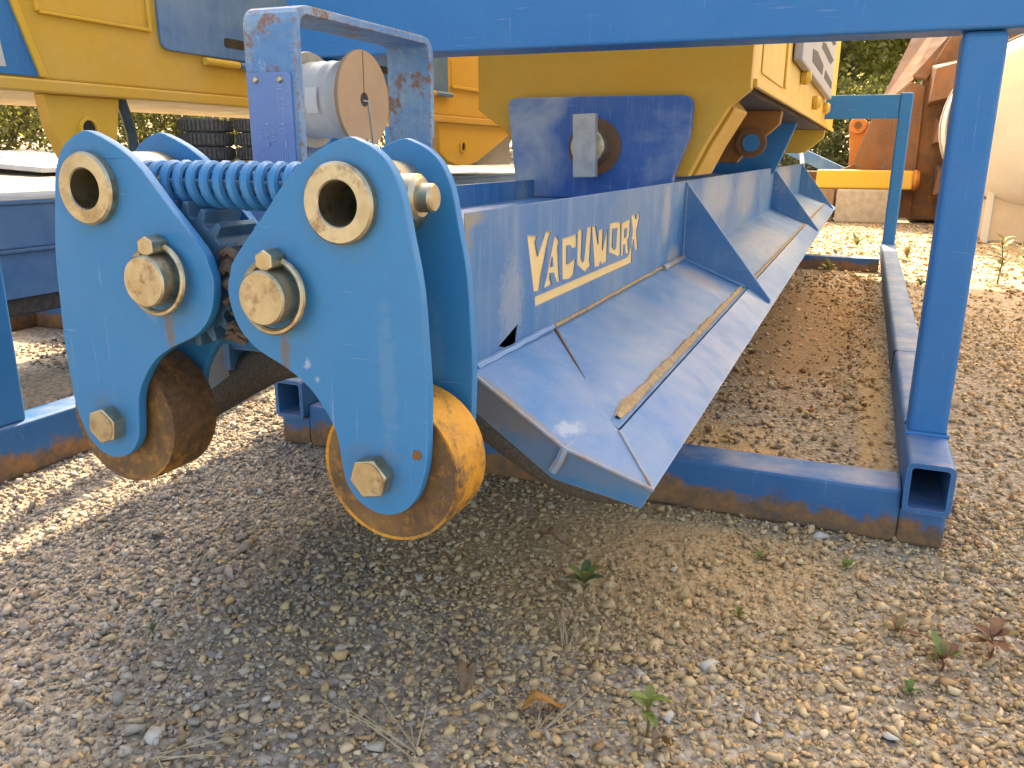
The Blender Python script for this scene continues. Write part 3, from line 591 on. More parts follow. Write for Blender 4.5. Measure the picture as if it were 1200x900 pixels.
for sgn, dz, dx in ((1, 0, 0), (-1, .007, -.004)):
    X = lambda u: XC + sgn * u + dx
    side = 'right' if sgn == 1 else 'left'
    pz, bz, oz = .557 + dz, .651 + dz, .376 + dz
    px, bx, ox = X(.0750), (XC + .157 if sgn == 1 else XC - .171), X(.182)
    for y0 in (.685, .789):
        cut_plate('arm_plate', [(X(u), z + dz) for u, z in OUT], [circle(bx, bz, .030)], y0, y0 + .0125, 'plate_blue', ra, .0010)
    bu = B().lathe([(.0395, 0.0025), (.037, 0), (.0232, 0), (.0218, .0015), (.0218, .134), (.0395, .134)], (bx, .674, bz), 'y', 44, True).make('bushing', 'zinc', ra, 0, True)
    B().lathe([(.0216, .129), (.0216, .132)], (bx, .674, bz), 'y', 32).make('bore_plug', 'bore', bu, 0, True)
    p = B().lathe([(.0260, 0), (.0280, .002), (.0280, .23)], (px, .654, pz), 'y', 40).make('pivot_pin', 'zinc', ra, 0, True)
    ring = [(px + .0365 * math.cos(t), .674 + .004 * math.sin(t * 1.0), pz + .0365 * math.sin(t)) for t in np.linspace(R_(108), R_(432), 40)]
    B().tube(ring, .0036, 8).make('retaining_ring', 'zinc', p, 0, True)
    hexa((px + .001, pz + .0365), .0115, .661, .684, R_(30)).make('ring_lock', 'zinc', p, .0012)
    bo = hexa((ox, oz), .0225, .668, .6855, R_(12 if sgn == 1 else 20)).make('hex_bolt', 'zinc', ra, .0015)
    B().lathe([(.0175, -.0005), (.0175, 0)], (ox, .6678, oz), 'y', 24).make('bolt_face', 'zinc', bo, 0, True)
    B().lathe([(.0135, 0), (.0135, .13)], (ox, .69, oz), 'y', 20).make('axle', 'steel_bar', ra, 0, True)
    wx, wz = ox + sgn * .004, oz - .002
    ro = B().lathe([(.073, .003), (.0805, .0), (.082, .012), (.082, .066), (.078, .074), (.02, .075)], (wx, .7045, wz), 'y', 56).make('roller', 'roller' if sgn == 1 else 'roller_brown', ra, 0, True)
    B().lathe([(.0775, -.0006), (.0775, .0), ], (wx, .7045 + .0018, wz), 'y', 48).make('roller_face', 'roller_face', ro, 0, True)
    # gear wheel with its teeth
    poly = []; ph = 0 if sgn == 1 else math.pi / GN
    for k in range(GN):
        for r, a in ((GR - .0085, -.36), (GR - .0075, -.28), (GR + .0065, -.13), (GR + .0065, .13), (GR - .0075, .28), (GR - .0085, .36)):
            t = 2 * math.pi * (k + a) / GN + ph + (0 if sgn == 1 else 0); poly.append((px + r * math.cos(t), pz + r * math.sin(t)))
    B().prism(poly, 'y', .712, .772).make('gear', 'gear', ra, .0012)
    # stop block
    if sgn == 1:
        B().lathe([(.0235, 0), (.0235, .020), (.019, .024)], (bx + .030, .745, bz + .004), 'x', 24).make('rod_cup', 'zinc', ra, 0, True)
        hb = B(); hb.lathe([(.0145, 0), (.0145, .012), (.0125, .014)], (bx + .054, .745, bz + .004), 'x', 20).make('rod_nut', 'zinc', ra, 0, True)
    if sgn == 1: B().prism([(X(.231) + r_ * math.cos(a_), .404 + r_ * math.sin(a_)) for a_, r_ in zip(np.linspace(0, 5.8, 11), (.006, .0052, .0065, .005, .006, .0047, .006, .0066, .005, .0058, .0052))], 'y', .6838, .686).make('rust_chip', 'rusty', ra, .0008)
pts = []; T_ = 15.0; xs0, xs1 = XC - .150, XC + .130
for i in range(int(T_ * 18) + 1):
    t = i / 18; pts.append((xs0 + (xs1 - xs0) * t / T_, (.745 + .0215 * math.cos(2 * math.pi * t)), .662 + .0215 * math.sin(2 * math.pi * t)))
B().tube(pts, .0057, 8).make('coil_spring', 'plate_blue', ra, 0, True)
B().tube([(XC - .20, .745, .660), (XC + .21, .745, .658)], .0085, 12).make('spring_rod', 'gear', ra, 0, True)
b = B()
for i in range(90):
    a = rng.random() * 6.28; r = rng.random() * .016
    c = (XC - .002 + r * math.cos(a) * .8, .700 + rng.random() * .06, .545 + (rng.random() - .5) * .10); q = .004 + .007 * rng.random()
    b.tube([(c[0] - q, c[1], c[2]), (c[0], c[1] - .002, c[2] + q * .6), (c[0] + q, c[1] + .002, c[2] - q * .3)], q * .6, 5)
b.make('grease_lump', 'grease', ra, 0, True)
B().box(XC - .15, XC + .15, .83, .8925, .475, .57).make('mounting_block', 'pad_blue', ra, .003)
B().box(XC - .14, XC + .17, .803, .8925, .462, .4745).make('mounting_lip', 'plate_blue', ra, .002)

# ------------------------------------------------------------------ lifter bodies
def lifter_body(root, xr, xl, y0, y1, zb, zt, mat='yellow'):
    pass
lf = thing('vacuum_lifter', 'yellow lifter body with grey louvred vent pinned above the lettered pad', 'lifter', (-.63, 4.4, .65))
jaw = [(-.985, 1.35), (-.985, .806), (-.905, .752), (-.868, .70), (-.835, .645), (-.79, .64), (-.79, .78), (-.49, .78), (-.49, .64), (-.412, .642), (-.375, .72), (-.325, .806), (-.277, .846), (-.277, 1.35)]
fj = B().prism(jaw, 'y', 2.115, 2.16).make('front_jaw', 'yellow_deep', lf, .003)
b = B(); b.prism([(-.49, .65), (-.412, .642), (-.375, .72), (-.325, .806), (-.36, .846), (-.49, .846)], 'y', 2.22, 2.46); b.make('jaw_leg', 'yellow_deep', lf, .003)
b = B(); b.prism([(-.47, .66), (-.43, .66), (-.40, .73), (-.36, .80), (-.47, .83)], 'y', 2.16, 2.22); b.make('jaw_web', 'rusty_dark', lf, .003)
b = B(); b.prism([(2 * -.63 + .49, .65), (2 * -.63 + .412, .642), (2 * -.63 + .375, .72), (2 * -.63 + .325, .806), (2 * -.63 + .36, .846), (2 * -.63 + .49, .846)], 'y', 2.16, 2.46); b.make('jaw_leg', 'yellow_deep', lf, .003)
B().box(-.983, -.2795, 2.16, 6.75, .864, 2.2).make('body', 'yellow_bright', lf, .006)
B().box(-.97, -.30, 2.17, 6.70, .846, .8635).make('belly_plate', 'under', lf)
B().box(-.2795, -.2755, 2.30, 2.85, .895, 1.5).make('side_panel', 'yellow_bright', lf, .003)
B().box(-.2795, -.268, 2.16, 6.75, .852, .872).make('edge_strip', 'yellow_bright', lf, .003)
B().box(-.2795, -.272, 2.90, 2.95, .90, 1.6).make('edge_strip', 'yellow_bright', lf, .002)
# far jaw, pin, second lug
fj2 = B().prism([(-.93, .846), (-.86, .665), (-.45, .665), (-.43, .69), (-.31, .80), (-.305, .846)], 'y', 3.20, 3.26).make('rear_jaw', 'brown_jaw', lf, .004)
B().lathe([(.052, -.02), (.052, 0), (.04, .001)], (-.40, 3.20, .735), 'y', 28).make('pin_collar', 'rusty_dark', fj2, 0, True)
B().lathe([(.030, -.026), (.030, 0)], (-.40, 3.20, .735), 'y', 24).make('pin', 'plate_blue', fj2, 0, True)
B().prism(rounded([(-.80, .60), (-.42, .60), (-.33, .84), (-.86, .84)], .02), 'y', 4.25, 4.29).make('lug_plate', 'stand_blue', lf, .003)
B().prism([(-.93, .846), (-.86, .70), (-.40, .70), (-.29, .80), (-.285, .846)], 'y', 5.9, 5.96).make('tail_bracket', 'yellow_bright', lf, .003)
# louvred vent
VENT_SLOTS = [[(3.543, 1.082), (3.8, 1.10), (4.30, 1.09), (4.27, 1.046), (3.579, 1.04)], [(4.10, 1.168), (4.323, 1.188), (5.177, 1.195), (4.911, 1.150), (4.066, 1.143)],
              [(4.50, 1.087), (5.22, 1.085), (5.233, 1.05), (4.441, 1.047)], [(4.576, 1.24), (4.925, 1.29), (5.30, 1.29), (4.999, 1.252)], [(3.55, 1.22), (3.8, 1.24), (4.2, 1.24), (4.1, 1.20), (3.57, 1.18)]]
vt = B().prism([(3.11, 1.00), (5.38, 1.00), (5.38, 1.55), (3.11, 1.55)], 'x', -.275, -.245).make('vent_box', 'grey_vent', lf, .006)
for sl_ in VENT_SLOTS: B().prism(sl_, 'x', -.2452, -.2435).make('vent_slot', 'black', vt)
for y, z in ((3.55, .985), (4.35, .93), (5.3, .95)):
    B().lathe([(.03, 0), (.032, .02), (.02, .035)], (-.277, y, z), 'x', 16).make('rubber_stop', 'yellow_bright', lf, 0, True)
B().tube([(-.55, 6.72, .9), (-.5, 6.85, .75), (-.45, 6.6, .62), (-.45, 6.3, .6)], .02, 8).make('hose', 'hose', lf, 0, True)

l2 = thing('vacuum_lifter', 'yellow lifter with blue door and recessed panel behind the coil spring', 'lifter', (-2.4, 3.9, .65))
XR = -2.05
LUG2 = [(3.95, .843), (3.966, .69), (4.06, .645), (4.18, .625), (4.30, .625), (4.42, .642), (4.90, .80), (4.90, .843)]; LUG2_HOLE = (4.225, .723)
B().box(-2.75, XR, -.8, 5.8, .878, 1.55).make('body', 'yellow', l2, .006)
B().box(-2.75, XR + .012, -.8, 5.8, .843, .8775).make('bottom_flange', 'yellow', l2, .006)
# blue corner panel
cp = B().prism([(-.7, .882), (1.652, .882), (1.585, 1.085), (1.50, 1.5), (-.7, 1.5)], 'x', XR, XR + .006).make('corner_panel', 'stand_blue', l2, .002)
B().prism([(1.652, .882), (1.672, .882), (1.605, 1.085), (1.51, 1.5), (1.50, 1.5), (1.585, 1.085)], 'x', XR, XR + .014).make('trim_strip', 'yellow_bright', cp, .002)
B().prism([(1.45, .90), (1.56, .90), (1.55, .99), (1.45, .99)], 'x', XR + .0061, XR + .0068).make('faded_decal', 'sheet', cp)
# recessed panel: lip frame round a deeper pane
fr = [((1.665, 1.675), (1.045, 1.45)), ((2.045, 2.055), (1.038, 1.45)), ((1.675, 2.045), (1.04, 1.05))]
for (ya, yb), (za, zb) in fr: B().box(XR - .002, XR + .012, ya, yb, za, zb).make('panel_lip', 'yellow_bright', l2, .003)
B().box(XR - .002, XR + .003, 1.677, 2.043, 1.052, 1.46).make('recessed_panel', 'yellow', l2)
dr = B().prism(rounded([(2.085, .995), (4.01, .985), (4.01, 1.7), (2.085, 1.7)], [.035, .01, .03, .03]), 'x', XR, XR + .016).make('blue_door', 'box_blue', l2, .004)
for y0_, y1_ in ((2.36, 2.60), (3.26, 3.52)): B().prism(rounded([(y0_, 1.03), (y1_, 1.03), (y1_, 1.06), (y0_, 1.06)], .012), 'x', XR + .016, XR + .0175).make('door_slot', 'black', dr)
for y_ in (2.26, 3.7):
    B().tube([(XR + .018, y_, .978), (XR + .018, y_ + .16, .978)], .012, 10).make('hinge', 'yellow_bright', dr, 0, True)
    B().tube([(XR + .018, y_ + .165, .978), (XR + .018, y_ + .34, .978)], .012, 10).make('hinge', 'box_blue', dr, 0, True)
B().box(XR - .002, XR + .003, 4.07, 4.62, 1.03, 1.15).make('recessed_panel', 'yellow', l2)
B().box(XR - .002, XR + .016, 4.06, 4.63, 1.015, 1.03).make('panel_lip', 'yellow_bright', l2, .003)
for lp_, hc in (([(1.672, .843), (1.685, .76), (1.72, .67), (1.86, .67), (1.90, .72), (1.925, .843)], (1.80, .755)), (LUG2, LUG2_HOLE)):
    t_ = B().prism(lp_, 'x', XR - .055, XR - .015).make('lifting_lug', 'yellow_bright', l2, .004)
    B().lathe([(.034, .0), (.034, .010), (.024, .011), (.0235, .001)], (XR - .015, hc[0], hc[1]), 'x', 22).make('lug_bushing', 'yellow_bright', t_, 0, True)
    B().lathe([(.0234, 0), (.0234, .003)], (XR - .015, hc[0], hc[1]), 'x', 20).make('lug_bore', 'black', t_, 0, True)
B().tube([(XR - .05, 1.955, .86), (XR - .05, 1.975, .80), (XR - .05, 1.99, .74), (XR - .06, 2.0, .55)], .016, 10).make('hose', 'hose', l2, 0, True)
B().box(-2.6, -2.15, 4.6, 5.1, .62, .843).make('rear_jaw', 'grey_vent', l2, .004)

p2 = thing('vacuum_pad', 'plain blue steel pad with sunlit top under the lifter with blue door', 'vacuum pad', (-2.4, 3.6, .25))
B().box(-2.6, -2.21, 1.0, 5.6, .425, .548).make('upper_box', 'box_blue', p2, .004)
B().box(-2.61, -2.20, .99, 5.61, .548, .560).make('top_flange', 'box_blue', p2, .003)
B().box(-2.62, -2.19, 1.0, 5.6, .416, .4248).make('seam_strip', 'wing_blue', p2, .002)
B().box(-2.6, -2.205, 1.0, 5.6, .285, .4158).make('lower_box', 'box_blue', p2, .004)
B().box(-2.6, -2.215, 1.0, 5.6, .235, .2848).make('seal', 'rubber', p2, .004)
s2 = thing('transport_stand', 'blue tube stand with low rail and post beside the left roller', 'stand', (-2.4, 3.4, 0))
B().box(-1.735, -1.65, -.2, 5.6, .0, .122).make('long_rail', 'rail_blue', s2, .008, False, 3)
B().box(-3.15, -3.065, -.2, 5.6, .0, .122).make('long_rail', 'rail_blue', s2, .008)
for x0, x1 in ((-1.727, -1.657), (-3.143, -3.073)):
    for y0_ in (1.115, 5.2): B().box(x0, x1, y0_, y0_ + .073, .121, .92).make('post', 'stand_blue', s2, .008, False, 3)
B().box(-3.063, -1.737, 2.3, 2.40, .0, .236).make('cross_rail', 'rail_blue', s2, .008)
B().box(-3.063, -1.737, 5.1, 5.18, .0, .236).make('cross_rail', 'rail_blue', s2, .008)

# ------------------------------------------------------------------ background things
def tyre(x, y, z, r, label, grp):
    t = thing('tyre', label, 'tyre', (x, y, z), grp)
    h = .36
    B().lathe([(r * .52, .03), (r * .60, 0), (r * .93, .01), (r, .06), (r, h - .06), (r * .93, h - .01), (r * .60, h), (r * .52, h - .03)], (x, y, z), 'z', 40, True).make('carcass', 'tyre', t, 0, True)
    for k in range(40):
        a = 2 * math.pi * k / 40; c, s_ = math.cos(a), math.sin(a)
        b = B(); b.box(r - .01, r + .035, -.032, .032, .05, h - .05); bmesh.ops.rotate(b.bm, verts=b.bm.verts, cent=(0, 0, 0), matrix=Matrix.Rotation(a, 3, 'Z')); bmesh.ops.translate(b.bm, verts=b.bm.verts, vec=(x, y, z))
        b.make('tread_block', 'tyre', t)
for k in range(3): tyre(-16.4, 18.05, .42 + .36 * k, .68, ('large black tyre at the bottom of the stack near the bushes', 'large black tyre in the middle of the stack near the bushes', 'large black tyre on top of the stack near the bushes')[k], 'stacked tyres')
for k in range(3): tyre(-15.0, 18.6, .42 + .36 * k, .66, ('lowest black tyre of the stack beside the strap bracket', 'middle black tyre of the stack beside the strap bracket', 'topmost black tyre of the stack beside the strap bracket')[k], 'tyre stack beside the bracket')
# pale sheets lying on the ground far left
for i, (x, y, dx, dy, z, a) in enumerate(((-15.6, 12.2, 1.7, 1.2, .36, .05), (-14.0, 12.4, 1.0, .9, .32, -.03), (-16.6, 13.2, 1.5, 1.0, .44, .08))):
    o = B().box(x - dx, x + dx, y - dy, y + dy, z, z + .10).make('sheet_stack', 'sheet', None, .02, rot=(a, 'Y', (x, y, z)))
    tag(o, ('wide pale sheet stack lying before the bushes', 'small low pale sheet stack nearest the gravel', 'tilted pale sheet stack leaning up behind the others')[i], 'sheets', 'pale sheet stacks')

# white tank on a tan base
tk = thing('storage_tank', 'round white plastic tank on a tan base behind the front post', 'tank', (1.75, 7.9, 0))
B().lathe([(.0001, -.66), (.33, -.64), (.55, -.57), (.645, -.46), (.683, -.30), (.683, .6), (.6, .8), (.0001, .9)], (1.235, 8.2, .955), 'y', 56).make('tank_shell', 'poly_white', tk, 0, True)
for yy in (-.30, .35): B().lathe([(.684, -.03), (.695, -.03), (.695, .03), (.684, .03)], (1.235, 8.2 + yy, .955), 'y', 56, True).make('tank_strap', 'grey_vent', tk, 0, True)
B().box(.92, 2.4, 7.75, 8.8, 0, .62).make('base', 'tan_base', tk, .03)
B().box(.905, .955, 7.72, 7.78, 0, .80).make('base_edge', 'poly_white', tk, .01)
# rusty bucket
rb = thing('rusty_bucket', 'big rust brown excavator bucket with stepped lips and sloping side', 'bucket', (.75, 9.9, 0))
B().prism([(.45, 0.03), (1.7, 0.03), (1.7, 2.4), (.62, 1.85), (.42, 1.45)], 'y', 9.75, 10.6).make('bucket_shell', 'rusty_dark', rb, .02)
B().prism([(-.16, .62), (-.02, 1.08), (.30, 1.40), (.44, 1.36), (.46, .05), (.25, .05)], 'y', 9.72, 9.80).make('side_plate', 'rusty', rb, .01)
b = B(); b.face([(-.14, 9.74, .65), (.0, 9.74, 1.12), (.35, 10.5, 2.1), (.05, 10.6, 1.2)]); b.face([(.0, 9.74, 1.12), (.32, 9.74, 1.43), (.65, 10.5, 2.3), (.35, 10.5, 2.1)]); b.face([(.32, 9.74, 1.43), (.45, 9.74, 1.40), (1.05, 10.3, 2.4), (.65, 10.5, 2.3)])
o = b.make('wing_plate', 'rusty', rb); md = o.modifiers.new('solid', 'SOLIDIFY'); md.thickness = .04
for z0, z1, dep, xa in ((1.18, 1.52, .42, .47), (.80, 1.03, .36, .56), (.30, .56, .34, .62)):
    b = B(); P = [(xa, 9.75, z0 - .02), (xa, 9.75 - dep, z0), (xa + .03, 9.75 - dep + .06, z1 - .02), (xa, 9.75, z1 + .03)]; Q = [(1.6, p[1] - .12, p[2] + .28) for p in P]
    A = [b.v(p) for p in P]; C = [b.v(p) for p in Q]; b.bm.faces.new(A); b.bm.faces.new(C[::-1])
    for i in range(4): b.bm.faces.new((A[i], C[i], C[(i + 1) % 4], A[(i + 1) % 4]))
    b.make('lip_plate', 'rusty', rb, .012)
# orange linkage
ol = thing('linkage_arm', 'orange steel linkage arm with round boss beside the rusty bucket', 'machine part', (-.15, 10.4, 0))
B().prism(rounded([(-.20, .10), (.05, .10), (.02, .72), (-.04, 1.02), (-.16, 1.12), (-.26, 1.02), (-.22, .7)], .04), 'y', 10.35, 10.5).make('arm', 'orange', ol, .015)
B().lathe([(.085, -.04), (.09, 0), (.09, .05)], (-.16, 10.33, 1.0), 'y', 24).make('boss', 'orange', ol, 0, True)
B().lathe([(.04, -.046), (.04, 0)], (-.16, 10.33, 1.0), 'y', 20).make('pin', 'rusty_dark', ol, 0, True)
# yellow bar on a block
yb = thing('yellow_bar', 'long yellow steel bar lying over the concrete block', 'steel bar', (0, 9.6, .3))
B().box(-.50, .43, 9.52, 9.72, .345, .535).make('bar', 'yellow_bright', yb, .02, False, 3)
B().lathe([(.10, 0), (.105, .03), (.085, .06)], (.43, 9.62, .44), 'x', 20).make('end_cap', 'orange', yb, 0, True)
cb = B().box(-.28, .26, 9.45, 9.95, 0, .343).make('concrete_block', 'concrete', None, .02); tag(cb, 'weathered tan concrete block under the yellow bar', 'block')
tb = B().box(-.55, -.30, 9.5, 9.9, 0, .342).make('timber_block', 'timber', None, .015); tag(tb, 'dark timber block under the end of the yellow bar', 'timber')
o = B().box(-.55, .25, 10.05, 10.2, .0, .14).make('rusty_beam', 'rusty', None, .01, rot=(R_(-24), 'Y', (-.1, 10.1, .0))); o.location.z = .46; tag(o, 'rusty channel beam tilted across the scrap behind the yellow bar', 'beam')
o = B().box(-1.0, -.25, 10.3, 10.42, .0, .13).make('grey_beam', 'box_blue', None, .01, rot=(R_(24), 'Y', (-.6, 10.3, 0))); o.location.z = .56; tag(o, 'blue grey beam sloping down behind the yellow bar', 'beam')
o = B().box(-.9, .4, 10.55, 10.75, .0, .5).make('scrap_frame', 'rusty_dark', None, .02); tag(o, 'dark rusty scrap frame on the ground behind the beams', 'scrap')

# unseen canopy, added to block the sun over the stand
cn = thing('added_canopy', 'added unseen canopy that blocks the sun and passes warm light through a tan sheet', 'canopy', (.2, 6, 0))
RZ = 3.6; ox_, oy_ = .2 * RZ, -.98 * RZ
CX0, CX1, CY0, CY1 = -1.335 - ox_, 3.6, -.1 - oy_, 5.06 - oy_
XM = CX0 + .75
B().box(CX0, XM, CY0, CY1, RZ, RZ + .04).make('shade_strip', 'blocker_grey', cn)  # opaque strip, added for the hard shadow edge on the left
tm = NT('warm_diffuser'); tl = tm.n('ShaderNodeBsdfTranslucent'); tl.inputs[0].default_value = (.86, .66, .40, 1); tm.t.links.new(tl.outputs[0], tm.out.inputs[0]); mt['warm_diffuser'] = tm.m  # translucent tan sheet, added to spread warm fill light
b = B(); b.face([(XM, CY0, RZ + .02), (CX1, CY0, RZ + .02), (CX1, CY1, RZ + .02), (XM, CY1, RZ + .02)]); b.make('warm_diffuser', 'warm_diffuser', cn)
for k in range(5):
    x = CX0 + .05 + k * (CX1 - CX0 - .2) / 4; B().box(x, x + .1, CY0 + .05, CY1 - .05, RZ - .12, RZ - .001).make('roof_beam', 'blocker_grey', cn)
for x in (CX0 + .1, CX1 - .2):
    for y in (CY0 + .1, CY1 - .2): B().box(x - .03, x + .03, y - .03, y + .03, 0, RZ - .1).make('post', 'blocker_grey', cn)
# ------------------------------------------------------------------ vegetation
def leaves(centers, size, tint, n_per, spread, flat=0.5):
    """numpy leaf quads (bent pair of triangles) around cluster centres"""
    K = len(centers); n = K * n_per
    c = np.repeat(np.asarray(centers), n_per, 0) + rng.normal(0, 1, (n, 3)) * spread
    u = rng.normal(size=(n, 3)); u /= np.linalg.norm(u, axis=1)[:, None]; w_ = rng.normal(size=(n, 3)); w_ -= (w_ * u).sum(1)[:, None] * u; w_ /= np.linalg.norm(w_, axis=1)[:, None]
    sz = size * rng.uniform(.6, 1.4, n)
    P = np.stack([c - u * sz[:, None], c + w_ * (sz * flat)[:, None], c + u * sz[:, None], c - w_ * (sz * flat)[:, None]], 1).reshape(-1, 3)
    F = np.arange(n * 4).reshape(-1, 4)
    cl = np.repeat(rng.uniform(.65, 1.3, K), n_per)[:, None]
    t = np.asarray(tint)[rng.integers(0, len(tint), n)] * cl * rng.uniform(.8, 1.2, (n, 1))
    return P, F, np.repeat(t, 4, 0)
GREENS = [(.18, .21, .05), (.14, .18, .05), (.25, .25, .07), (.30, .27, .09), (.11, .14, .05)]
DRY = [(.30, .26, .13), (.22, .21, .09), (.16, .18, .06), (.36, .29, .17), (.13, .15, .06)]
def shrub(name, label, cat, x, y, rx, ry, h, K, n, tint, size, group, trunk=None):
    z0 = float(gz(np.float64(x), np.float64(y)))
    r = thing(name, label, cat, (x, y, z0), group)
    base = trunk or 0
    cs = []
    while len(cs) < K:
        p = rng.uniform(-1, 1, 3)
        d = np.linalg.norm(p)
        if d < 1 and d > .25 and (rng.random() < .25 + d): cs.append((x + p[0] * rx, y + p[1] * ry, z0 + base + (h - base) * (.5 + .5 * p[2])))
    P, F, C = leaves(cs, size, tint, n, (rx * .13, ry * .13, h * .07))
    P[:, 2] = np.maximum(P[:, 2], z0 - .02)
    me = fast_mesh('crown', P - np.array([x, y, z0]), F, C, 'leaf'); o = bpy.data.objects.new('crown', me); COL.objects.link(o); o.parent = r
    b = B()
    if trunk:
        b.tube([(x, y, z0 - .1), (x + .05, y, z0 + base * .6), (x, y + .05, z0 + h * .75)], [.16, .12, .04], 9)
        for k in range(7):
            q = cs[rng.integers(0, K)]; b.tube([(x, y, z0 + base * (.6 + .1 * k) * .9), (x + (q[0] - x) * .5, y + (q[1] - y) * .5, q[2] - .3), q], [.06, .04, .012], 6)
    else:
        for k in range(9):
            q = cs[rng.integers(0, K)]; b.tube([(x + (q[0] - x) * .1, y + (q[1] - y) * .1, z0 - .05), (x + (q[0] - x) * .5, y + (q[1] - y) * .5, z0 + (q[2] - z0) * .6), q], [.03, .02, .006], 5)
    b.make('trunk' if trunk else 'stem', 'bark', r, 0, True)
i = 0
for az, dist, rr, h in ((-66, 25, 3.2, 3.6), (-60, 27, 3.4, 4.4), (-54, 25.5, 3.0, 3.6), (-48.5, 27, 3.2, 4.6), (-43, 26, 3.0, 3.8), (-37, 28, 3.4, 4.8), (-30.5, 27, 3.2, 4.4), (-24, 28, 3.4, 5.0), (-17.5, 27, 3.2, 4.6), (-11, 26, 3.0, 4.2)):
    a = R_(az); x, y = dist * math.sin(a), dist * math.cos(a); i += 1
    shrub('wild_bush', 'scrubby yellow green bush in the hedge beyond the yard', 'bush', x, y, rr, 2.4, h, 170, 60, DRY if i % 2 else GREENS + DRY, .075, 'hedge bushes beyond the yard')
for (az, dist, rr, h, kk) in ((-4.5, 19, 2.0, 2.0, 0), (0.5, 20, 2.2, 1.9, 1), (6, 20, 2.4, 2.4, 2)):
    a = R_(az); shrub('low_bush', ('low dry bush behind the scrap pile', 'low green bush behind the rusty bucket', 'low dry bush behind the white tank')[kk], 'bush', dist * math.sin(a), dist * math.cos(a), rr, 1.4, h, 130, 45, GREENS if kk == 1 else DRY, .06, 'low bushes behind the scrap')
for (az, dist, rr, h, k) in ((-2.2, 24, 3.4, 8.5, 0), (4.5, 27, 3.6, 9.5, 1), (-8.5, 31, 3.8, 9.5, 2), (10.5, 25, 3.4, 8.5, 3), (1.2, 34, 3.8, 9, 4), (-5.5, 36, 3.8, 9, 4), (8, 34, 3.8, 9, 4), (-13, 36, 4.2, 10, 4), (-20, 36, 4.2, 10, 4), (-33, 36, 4.2, 10, 4), (-46, 35, 4.2, 10, 4), (-59, 35, 4.2, 9.5, 4)):
    a = R_(az)
    shrub('yard_tree', ('sunlit leafy tree right behind the louvred vent', 'leafy tree behind the rusty bucket', 'leafy tree behind the yellow lifter body', 'leafy tree behind the white tank', 'tall leafy tree rising behind the hedge bushes')[k], 'tree', dist * math.sin(a), dist * math.cos(a), rr, 3.0, h, 330, 50, GREENS + DRY[:1], .10, 'trees beyond the yard', 1.6)

# small weeds, leaf by leaf
def leaf_strip(b, base, direction, length, width, lift, droop, lst, col):
    d = Vector((direction[0], direction[1], 0)).normalized(); sd_ = Vector((-d.y, d.x, 0)); rows = []
    for k in range(6):
        t = k / 5; p = Vector(base) + d * length * t * math.cos(lift) + Vector((0, 0, length * (math.sin(lift) * t - droop * t * t)))
        wd = width * math.sin(math.pi * min(.97, .08 + t * .9)) ** .8
        rows.append([b.v(p - sd_ * wd + Vector((0, 0, wd * .35))), b.v(p), b.v(p + sd_ * wd + Vector((0, 0, wd * .35)))])
    for k in range(5):
        for j in (0, 1): b.bm.faces.new((rows[k][j], rows[k][j + 1], rows[k + 1][j + 1], rows[k + 1][j]))
def solid(name, c, c2, trans=.3):
    s = NT(name); f = s.noise(90, 4, .6); cc = s.mix(s.ramp(f, .35, .65), c, c2); s.col(cc); s.rough(.55)
    t = s.n('ShaderNodeBsdfTranslucent'); s.set(t.inputs[0], cc); mx = s.n('ShaderNodeMixShader'); mx.inputs[0].default_value = trans
    s.t.links.new(s.b.outputs[0], mx.inputs[1]); s.t.links.new(t.outputs[0], mx.inputs[2]); s.t.links.new(mx.outputs[0], s.out.inputs[0]); mt[name] = s.m
solid('weed_green', (.16, .23, .04), (.24, .29, .07)); solid('weed_dull', (.10, .16, .06), (.16, .20, .09)); solid('weed_red', (.22, .075, .05), (.26, .15, .06))
solid('weed_olive', (.20, .17, .05), (.28, .21, .07)); solid('straw', (.42, .32, .18), (.52, .42, .26), .1); solid('leaf_orange', (.48, .20, .035), (.56, .27, .06), .2); solid('leaf_brown', (.20, .11, .05), (.30, .18, .09), .1)
def weed(x, y, h, n, ln, wd, mats, label, stem='weed_olive', lift=(15, 45), z=None):
    z0 = float(gz(np.float64(x), np.float64(y)))
    r = thing('weed', label, 'weed', (x, y, z0))
    rr = random.Random(int((x + 5) * 1000 + y * 77))
    B().tube([(x, y, z0 - .01), (x + .003, y - .002, z0 + h * .5), (x - .002, y, z0 + h)], [.0022, .0018, .0012], 6).make('stem', stem, r, 0, True)
    for k in range(n):
        a = 2 * math.pi * k / n + rr.uniform(-.4, .4); b = B()
        zz = z0 + h * (1 - .35 * rr.random()) if n > 3 else z0 + h
        leaf_strip(b, (x, y, zz), (math.cos(a), math.sin(a)), ln * rr.uniform(.7, 1.2), wd * rr.uniform(.8, 1.2), R_(rr.uniform(*lift)), rr.uniform(.1, .4), None, None)
        b.make('leaf', mats[k % len(mats)], r, 0, True)
weed(-.177, .862, .058, 7, .034, .0058, ['weed_green'], 'fresh green seedling on a bare stem in the foreground gravel', 'weed_olive', (10, 55))
weed(-.359, 1.181, .018, 9, .044, .0075, ['weed_dull', 'weed_green', 'weed_olive'], 'dull green rosette weed in front of the worn roller', 'weed_dull', (25, 65))
weed(-.111, 1.189, .010, 6, .018, .004, ['weed_green', 'weed_olive'], 'tiny yellow green weed in open gravel beside dry twigs', 'weed_olive', (20, 60))
weed(.171, 1.166, .022, 9, .038, .0078, ['weed_green', 'weed_red', 'weed_olive'], 'red and green weed clump in the right gravel', 'weed_red', (20, 60))
weed(.116, 1.235, .014, 6, .030, .0065, ['weed_red', 'weed_olive'], 'small reddish weed rosette with olive leaf tips', 'weed_red', (15, 45))
